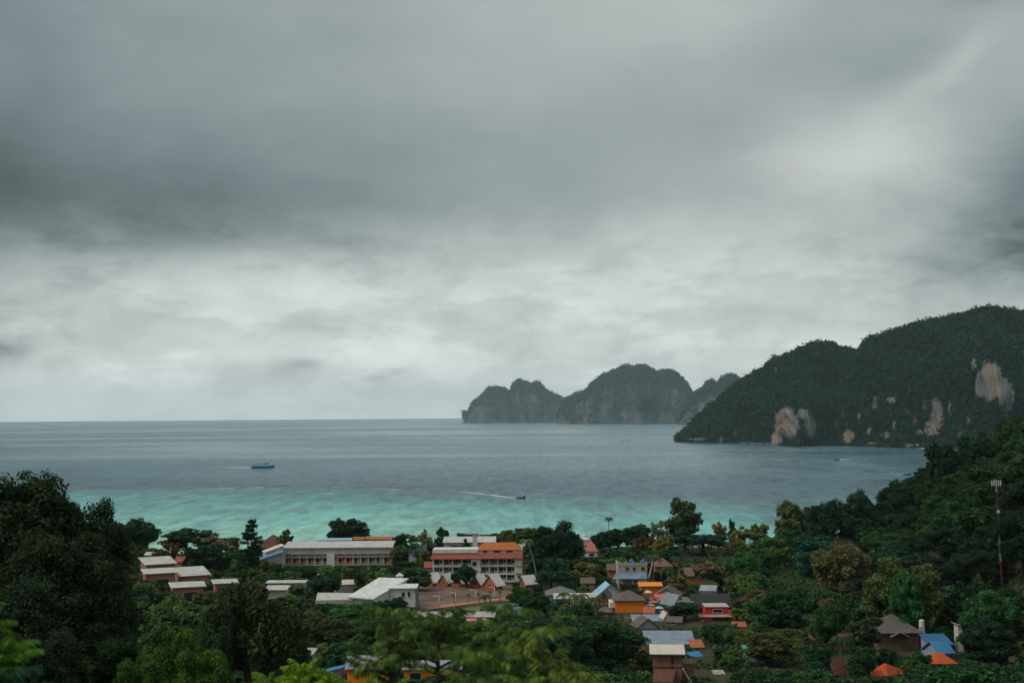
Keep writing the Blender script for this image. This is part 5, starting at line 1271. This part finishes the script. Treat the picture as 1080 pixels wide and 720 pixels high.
# --- drooping lime tree and blurred frond trees close to the camera
def frond(L, n, r, droop):
    """pinnate frond along +x: verts, faces"""
    vs, fs = [], []
    def pt(t): return Vector((L*t*(1-.18*droop*t), 0, .12*L*t - droop*.55*L*t*t))
    b = 0
    for i in range(8):
        p, q = pt(i/8), pt((i+1)/8); w_ = .006*L*(1.3-i/8)
        vs += [p+Vector((0, -w_, 0)), p+Vector((0, w_, 0)), q+Vector((0, w_, 0)), q+Vector((0, -w_, 0))]; fs.append((b, b+1, b+2, b+3)); b += 4
    for i in range(n):
        t = .10+.90*i/(n-1); p = pt(t); ln = L*.34*(math.sin(math.pi*(.18+.70*t))**.8)*r.uniform(.8, 1.15); w_ = L*.027
        for s in (-1, 1):
            d = Vector((.30, s*.62, -.55-r.uniform(0, .7))).normalized(); sd_ = Vector((1, -s*.4, 0)).normalized()
            a = p; m1 = p+d*ln*.5; e = p+d*ln+Vector((0, 0, -ln*.25))
            vs += [a, m1+sd_*w_, e, m1-sd_*w_]; fs.append((b, b+1, b+2, b+3)); b += 4
    return vs, fs
FERN = leaf_mat('frond_foliage', tipf=.6, transl=.35)
def frond_tree(px, ytop, Y, spread, col, label, nfr=46, L=.95, height_tiers=2.6, seed=1, name='frond_tree', mat=FERN):
    r = random.Random(seed); p = at(px, ytop, Y); zb = gz(p.x, Y)-.2; H = p.z-zb
    o = empty(name, (p.x, Y, zb)); tag(o, label, 'tree', NEAR)
    V_, F_ = [], []; tk = MB(); tk.tube([(0, 0, 0), (.08, .05, H*.5), (0, 0, H-height_tiers*.7), (0, 0, H-L*.30)], [.12, .07, .035, .010], 8)
    tips = [Vector((0, 0, H-L*.30))]
    nt = 5
    for k in range(1, nt+1):
        for j in range(2+k//2):
            a = r.uniform(0, 6.28); q = spread*(.30+.70*k/nt)*r.uniform(.75, 1.1)
            e = Vector((math.cos(a)*q, math.sin(a)*q, H-L*.30-height_tiers*k/nt*r.uniform(.85, 1.1)))
            s_ = Vector((0, 0, e.z-q*.7)); tk.tube([s_, s_.lerp(e, .6)+Vector((0, 0, -.08)), e], [.03, .02, .008], 5); tips.append(e)
    per = max(3, round(nfr/len(tips)))
    for c in tips:
        a0 = r.uniform(0, 6.28)
        for k in range(per):
            fr, ff = frond(L*r.uniform(.7, 1.1), 17, r, r.uniform(.55, 1.0)); a = a0+6.28*k/per+r.uniform(-.3, .3); el_ = r.uniform(.05, .85)
            M_ = Matrix.Translation(c+Vector((0, 0, r.uniform(-.06, .03)))) @ Matrix.Rotation(a, 4, 'Z') @ Matrix.Rotation(-el_, 4, 'Y')
            b = len(V_); V_ += [tuple(M_ @ v) for v in fr]; F_ += [tuple(i+b for i in f) for f in ff]
    c = link('crown', mesh_np('crown', V_, F_, mat), o); c.color = (*col, 1)
    tk.build('trunk', BARK, o, smooth=True)
FC = (.046, .074, .025)
frond_tree(411, 637, 23, .42, FC, 'out of focus frond tree in front of the villa wing', 54, .50, .85, 3)
frond_tree(461, 637, 24, .62, FC, 'out of focus frond tree under the pink awning', 52, .56, .72, 8)
frond_tree(539, 631, 24, .55, (.052, .090, .028), 'tallest out of focus frond tree, tip touching the grass strip', 70, .58, 1.6, 5)
frond_tree(570, 657, 22, .66, (.064, .088, .026), 'yellowest out of focus frond tree, below the grey hip roof', 70, .55, 1.2, 11)
frond_tree(503, 676, 22, .6, (.050, .085, .028), 'lowest out of focus frond tree between the taller ones', 60, .55, .9, 14)
frond_tree(617, 704, 21, .35, (.064, .088, .026), 'tip of an out of focus frond tree by the big dense tree', 40, .5, .8, 21)
frond_tree(-14, 630, 20, .3, (.05, .10, .02), 'out of focus lime frond tips at the left edge', 30, .5, .9, 17)
frond_tree(2, 690, 17, .6, (.012, .04, .028), 'out of focus dark teal fronds at the lower left corner', 70, .6, .8, 19)
# lime tree with long drooping leaves
LIMEM = leaf_mat('lime_foliage', tipf=.35, transl=.35)
frond_tree(322, 697, 105, 3.0, (.085, .13, .012), 'lime yellow tree with long drooping leaves, lowest by the orange walled house', 150, 2.1, 3.5, 31, 'drooping_tree', LIMEM)
frond_tree(285, 708, 100, 2.2, (.07, .115, .012), 'lime tree beside the drooping lime yellow one at the bottom edge', 90, 1.8, 3.0, 37, 'drooping_tree', LIMEM)
frond_tree(404, 704, 110, 1.8, (.075, .115, .014), 'small lime tree before the orange wall', 40, 1.4, 2.0, 33, 'drooping_tree', LIMEM)

# --- fill: the rest of the wood, planted in depth without covering what the village shows
def colour_pick(v, warm=.12):
    q = rnd.random()
    if q < warm: base = rnd.choice([OL, (.06, .06, .026), BR, (.08, .09, .03), (.095, .075, .04)])
    elif q < warm+.22: base = rnd.choice([MG, (.026, .062, .026), (.034, .07, .022)])
    else: base = rnd.choice([DK, DG, TEAL, (.02, .045, .018), (.016, .036, .02), (.026, .040, .018)])
    if warm > .08 and rnd.random() < .30: base = rnd.choice([(.050, .092, .026), (.060, .090, .028), (.040, .080, .024), (.070, .095, .030)])
    return tuple(c*rnd.uniform(.85, 1.25) for c in base)
placed = [(t[2], t[3], t[6]) for t in TREES]
def visible_rank(X, Y, H, R):
    z = gz(X, Y); a = proj((X, Y, z+H)); return a
def blocked(X, Y, H, R, hc):
    z = gz(X, Y); px, pt_ = proj((X, Y, z+H)); _, pb = proj((X, Y, z)); rp = R/Y*1500
    for (x0, y0, x1, y1, Yp) in PROT:
        if Y < Yp+4 and px+rp*.86 > x0 and px-rp*.86 < x1 and pt_ < y1-1.5 and pb > y0: return True
    return False
PLAN = []
def fill(n, xr, yr, Hr, Rr, kinds, group, warm, sep=.85, sel=None):
    k = 0
    for _ in range(n):
        Y = rnd.uniform(*yr); px = rnd.uniform(*xr); X = (px-540)/1500*Y
        z = gz(X, Y)
        if z < .8: continue
        if sel and not sel(X, Y, z): continue
        R = rnd.uniform(*Rr); H = max(rnd.uniform(*Hr), R*1.1)
        if group == SLOPE and Y > 470: R *= .8; H *= .72
        ok = False
        for s in (1, .78, .6, .45, .33):
            if not blocked(X, Y, H*s, R*s, .36): ok = True; break
        if not ok: continue
        H *= s; R *= s
        if H < 2.2: continue
        if any((X-a)**2+(Y-b_)**2 < ((R+c)*sep)**2 for a, b_, c in placed): continue
        kind = rnd.choice(kinds) if s > .8 else 'round'
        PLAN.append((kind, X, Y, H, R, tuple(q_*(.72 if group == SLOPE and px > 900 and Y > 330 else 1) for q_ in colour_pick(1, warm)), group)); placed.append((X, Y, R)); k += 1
    return k
hillsel = lambda X, Y, z: X > 88+max(0, (Y-300))*.04 and (z > 3.5)
c1 = fill(4600, (760, 1420), (285, 660), (11, 19), (7.5, 14), ['fineround', 'round', 'fineflat', 'fineround'], SLOPE, .015, .62, hillsel)
c2 = fill(1500, (-40, 860), (505, 600), (5.5, 9.5), (4.5, 7.5), ['round', 'round', 'flat', 'tall', 'loose'], SHORE, .22, .66)
c3 = fill(2600, (90, 800), (340, 505), (6, 11), (4, 7.5), ['round', 'round', 'flat', 'tall', 'loose'], VIL, .20, .68)
c5 = fill(1500, (690, 1130), (205, 305), (7, 14), (4.5, 8), ['fineround', 'fineround', 'fineflat', 'round'], SLOPE, .04, .66)
c4 = fill(1500, (100, 860), (200, 340), (8, 15), (5.5, 9), ['fineround', 'fineround', 'fineflat', 'round'], VIL, .10, .70)
# which of them the picture shows: near ones first, each claiming the picture area nothing nearer covers
claim = np.zeros((360, 540), bool); yy_, xx_ = np.mgrid[0:360, 0:540]
items = [(Y, i, kind, X, H, R) for i, (kind, X, Y, H, R, c_, g_) in enumerate(PLAN)] + [(t[3], -1, t[1], t[2], t[5], t[6]) for t in TREES if t[1] in VAR]
items += [(q[4]-1, -2, None, q, 0, 0) for q in PROT if q[3]-q[1] > 6]
seen = {}
for it in sorted(items, key=lambda q: q[0]):
    Y, i, kind, X, H, R = it
    if i == -2:
        x0, y0, x1, y1, Yp = X
        claim[int(max(0, y0/2+2)):int(max(0, y1/2)), int(max(0, x0/2+1)):int(max(0, x1/2-1))] |= True; continue
    hc = VAR[kind][1]; cx, cy = proj((X, Y, gz(X, Y)+H*(1-hc))); a_ = R/Y*750*.92; b_ = H*hc/Y*750*.92
    x0, x1, y0, y1 = int(max(0, cx/2-a_)), int(min(540, cx/2+a_+1)), int(max(0, cy/2-b_)), int(min(360, cy/2+b_+1))
    if x1 <= x0 or y1 <= y0: continue
    m = ((xx_[y0:y1, x0:x1]-cx/2)/a_)**2 + ((yy_[y0:y1, x0:x1]-cy/2)/b_)**2 < 1
    sub = claim[y0:y1, x0:x1]; seen[i] = int((m & ~sub).sum()); sub |= m
order = sorted((i for i in seen if i >= 0 and seen[i] > 0), key=lambda i: -seen[i])
room = 296 - sum(1 for t in TREES if t[1] in VAR)
for i in order[:room]:
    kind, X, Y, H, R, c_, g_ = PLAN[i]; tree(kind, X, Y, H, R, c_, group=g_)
rest = [PLAN[i] for i in order[room:]] + [PLAN[i] for i in range(len(PLAN)) if seen.get(i, 0) == 0 and (i % 3 == 0 or PLAN[i][1]/PLAN[i][2] > .36)]
lowm, _ = crown_mesh('rest_crown', 909, 11, 5, 1100, .115, 'round')
lv = np.zeros(len(lowm.vertices)*3, np.float32); lowm.vertices.foreach_get('co', lv); lv = lv.reshape(-1, 3)
bpy.data.meshes.remove(lowm)
vv = []
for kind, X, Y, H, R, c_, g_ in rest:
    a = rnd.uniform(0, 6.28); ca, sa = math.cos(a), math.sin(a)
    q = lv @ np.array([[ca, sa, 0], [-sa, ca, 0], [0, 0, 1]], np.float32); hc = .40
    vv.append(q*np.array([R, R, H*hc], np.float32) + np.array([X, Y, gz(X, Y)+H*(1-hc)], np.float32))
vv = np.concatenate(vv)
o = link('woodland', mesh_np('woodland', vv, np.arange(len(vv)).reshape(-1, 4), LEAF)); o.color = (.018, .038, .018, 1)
tag(o, 'dim continuous woodland glimpsed in the gaps between nearer crowns', 'woodland', kind='stuff')
print('fill', c1, c2, c3, c4, 'visible', len(order), 'kept', room, 'rest', len(rest))

# --- labels for the filled trees, from what each one looks like and the landmark it stands by
def cname(c):
    r_, g_, b_ = c; v = r_*.3+g_*.6+b_*.1
    if r_ > g_*1.15: return 'brown' if v < .09 else 'tan'
    if r_ > g_*.85: return 'olive' if v < .075 else 'yellowish'
    if b_ > g_*.55 and v < .045: return 'teal'
    if v < .030: return 'dark'
    if v < .046: return 'green'
    return 'bright'
def sname(R): return 'small' if R < 3.6 else ('medium' if R < 6 else 'broad')
FORM = {'round': 'round', 'fineround': 'round', 'flat': 'flat', 'fineflat': 'flat', 'tall': 'upright', 'loose': 'airy'}
bykey = {}
for t in TREES:
    o, kind, X, Y, zb, H, R, col, form = t
    if 'label' in o: continue
    px, py = proj((X, Y, zb+H*.75))
    best = min(MARKS, key=lambda m: math.hypot(m[1]-px, (m[2]-py)*1.3)); dx, dy = px-best[1], py-best[2]
    if abs(dx) > abs(dy)*1.2: rel = 'right of' if dx > 0 else 'left of'
    else: rel = 'below' if dy > 0 else 'above'
    key = (sname(R), cname(col), FORM[kind], rel, best[0]); bykey.setdefault(key, []).append((math.hypot(dx, dy), o))
ORD = ['closest', 'second closest', 'third closest', 'fourth closest', 'fifth closest', 'sixth closest', 'seventh closest', 'eighth closest', 'ninth closest', 'tenth closest']
for (sz, cn, fm, rel, lm), L_ in bykey.items():
    L_.sort(key=lambda q: q[0])
    for i, (d, o) in enumerate(L_):
        base = f'{sz} {cn} {fm} tree {rel} {lm}'
        o['label'] = base if len(L_) == 1 else base + f', {ORD[min(i, 9)]}'

# --- undergrowth between the trunks
pts = []
r = np.random.default_rng(77)
N = 210000
Yq = 60+620*r.uniform(0, 1, N)**.9; pxq = r.uniform(-160, 1480, N); Xq = (pxq-540)/1500*Yq; Zq = ground(Xq, Yq)
keep = Zq > 1.8
field = [sea_at(a, b_, 4.0) for a, b_ in ((430, 645), (548, 645), (548, 615), (430, 615))]
infield = (Yq > field[0].y-2) & (Yq < field[2].y+2) & (pxq > 428) & (pxq < 540)
for (x0, y0, x1, y1, Yp) in PROT:
    if Yp > 300: infield |= (pxq > x0-1) & (pxq < x1+1) & (Yq > Yp-15) & (Yq < Yp+2)
keep &= ~infield
Xq, Yq, Zq = Xq[keep], Yq[keep], Zq[keep]
lump = fbm(Xq/9, Yq/9, 55, 3)
hq = np.clip((lump-.35)*4.2, .15, 2.2)*r.uniform(.3, 1.0, len(Xq))*np.where(Yq > 540, 2.4, 1.0)
v, f = leaf_quads(np.stack([Xq, Yq, Zq+hq], 1), np.tile([0, -.15, 1.], (len(Xq), 1)), .62, r, 1.2, .6)
UG = leaf_mat('undergrowth_foliage', tipf=.35)
o = link('undergrowth', mesh_np('undergrowth', v, f, UG)); o.color = (.024, .046, .018, 1); tag(o, 'dense low undergrowth covering the ground between trees and houses', 'undergrowth', kind='stuff')
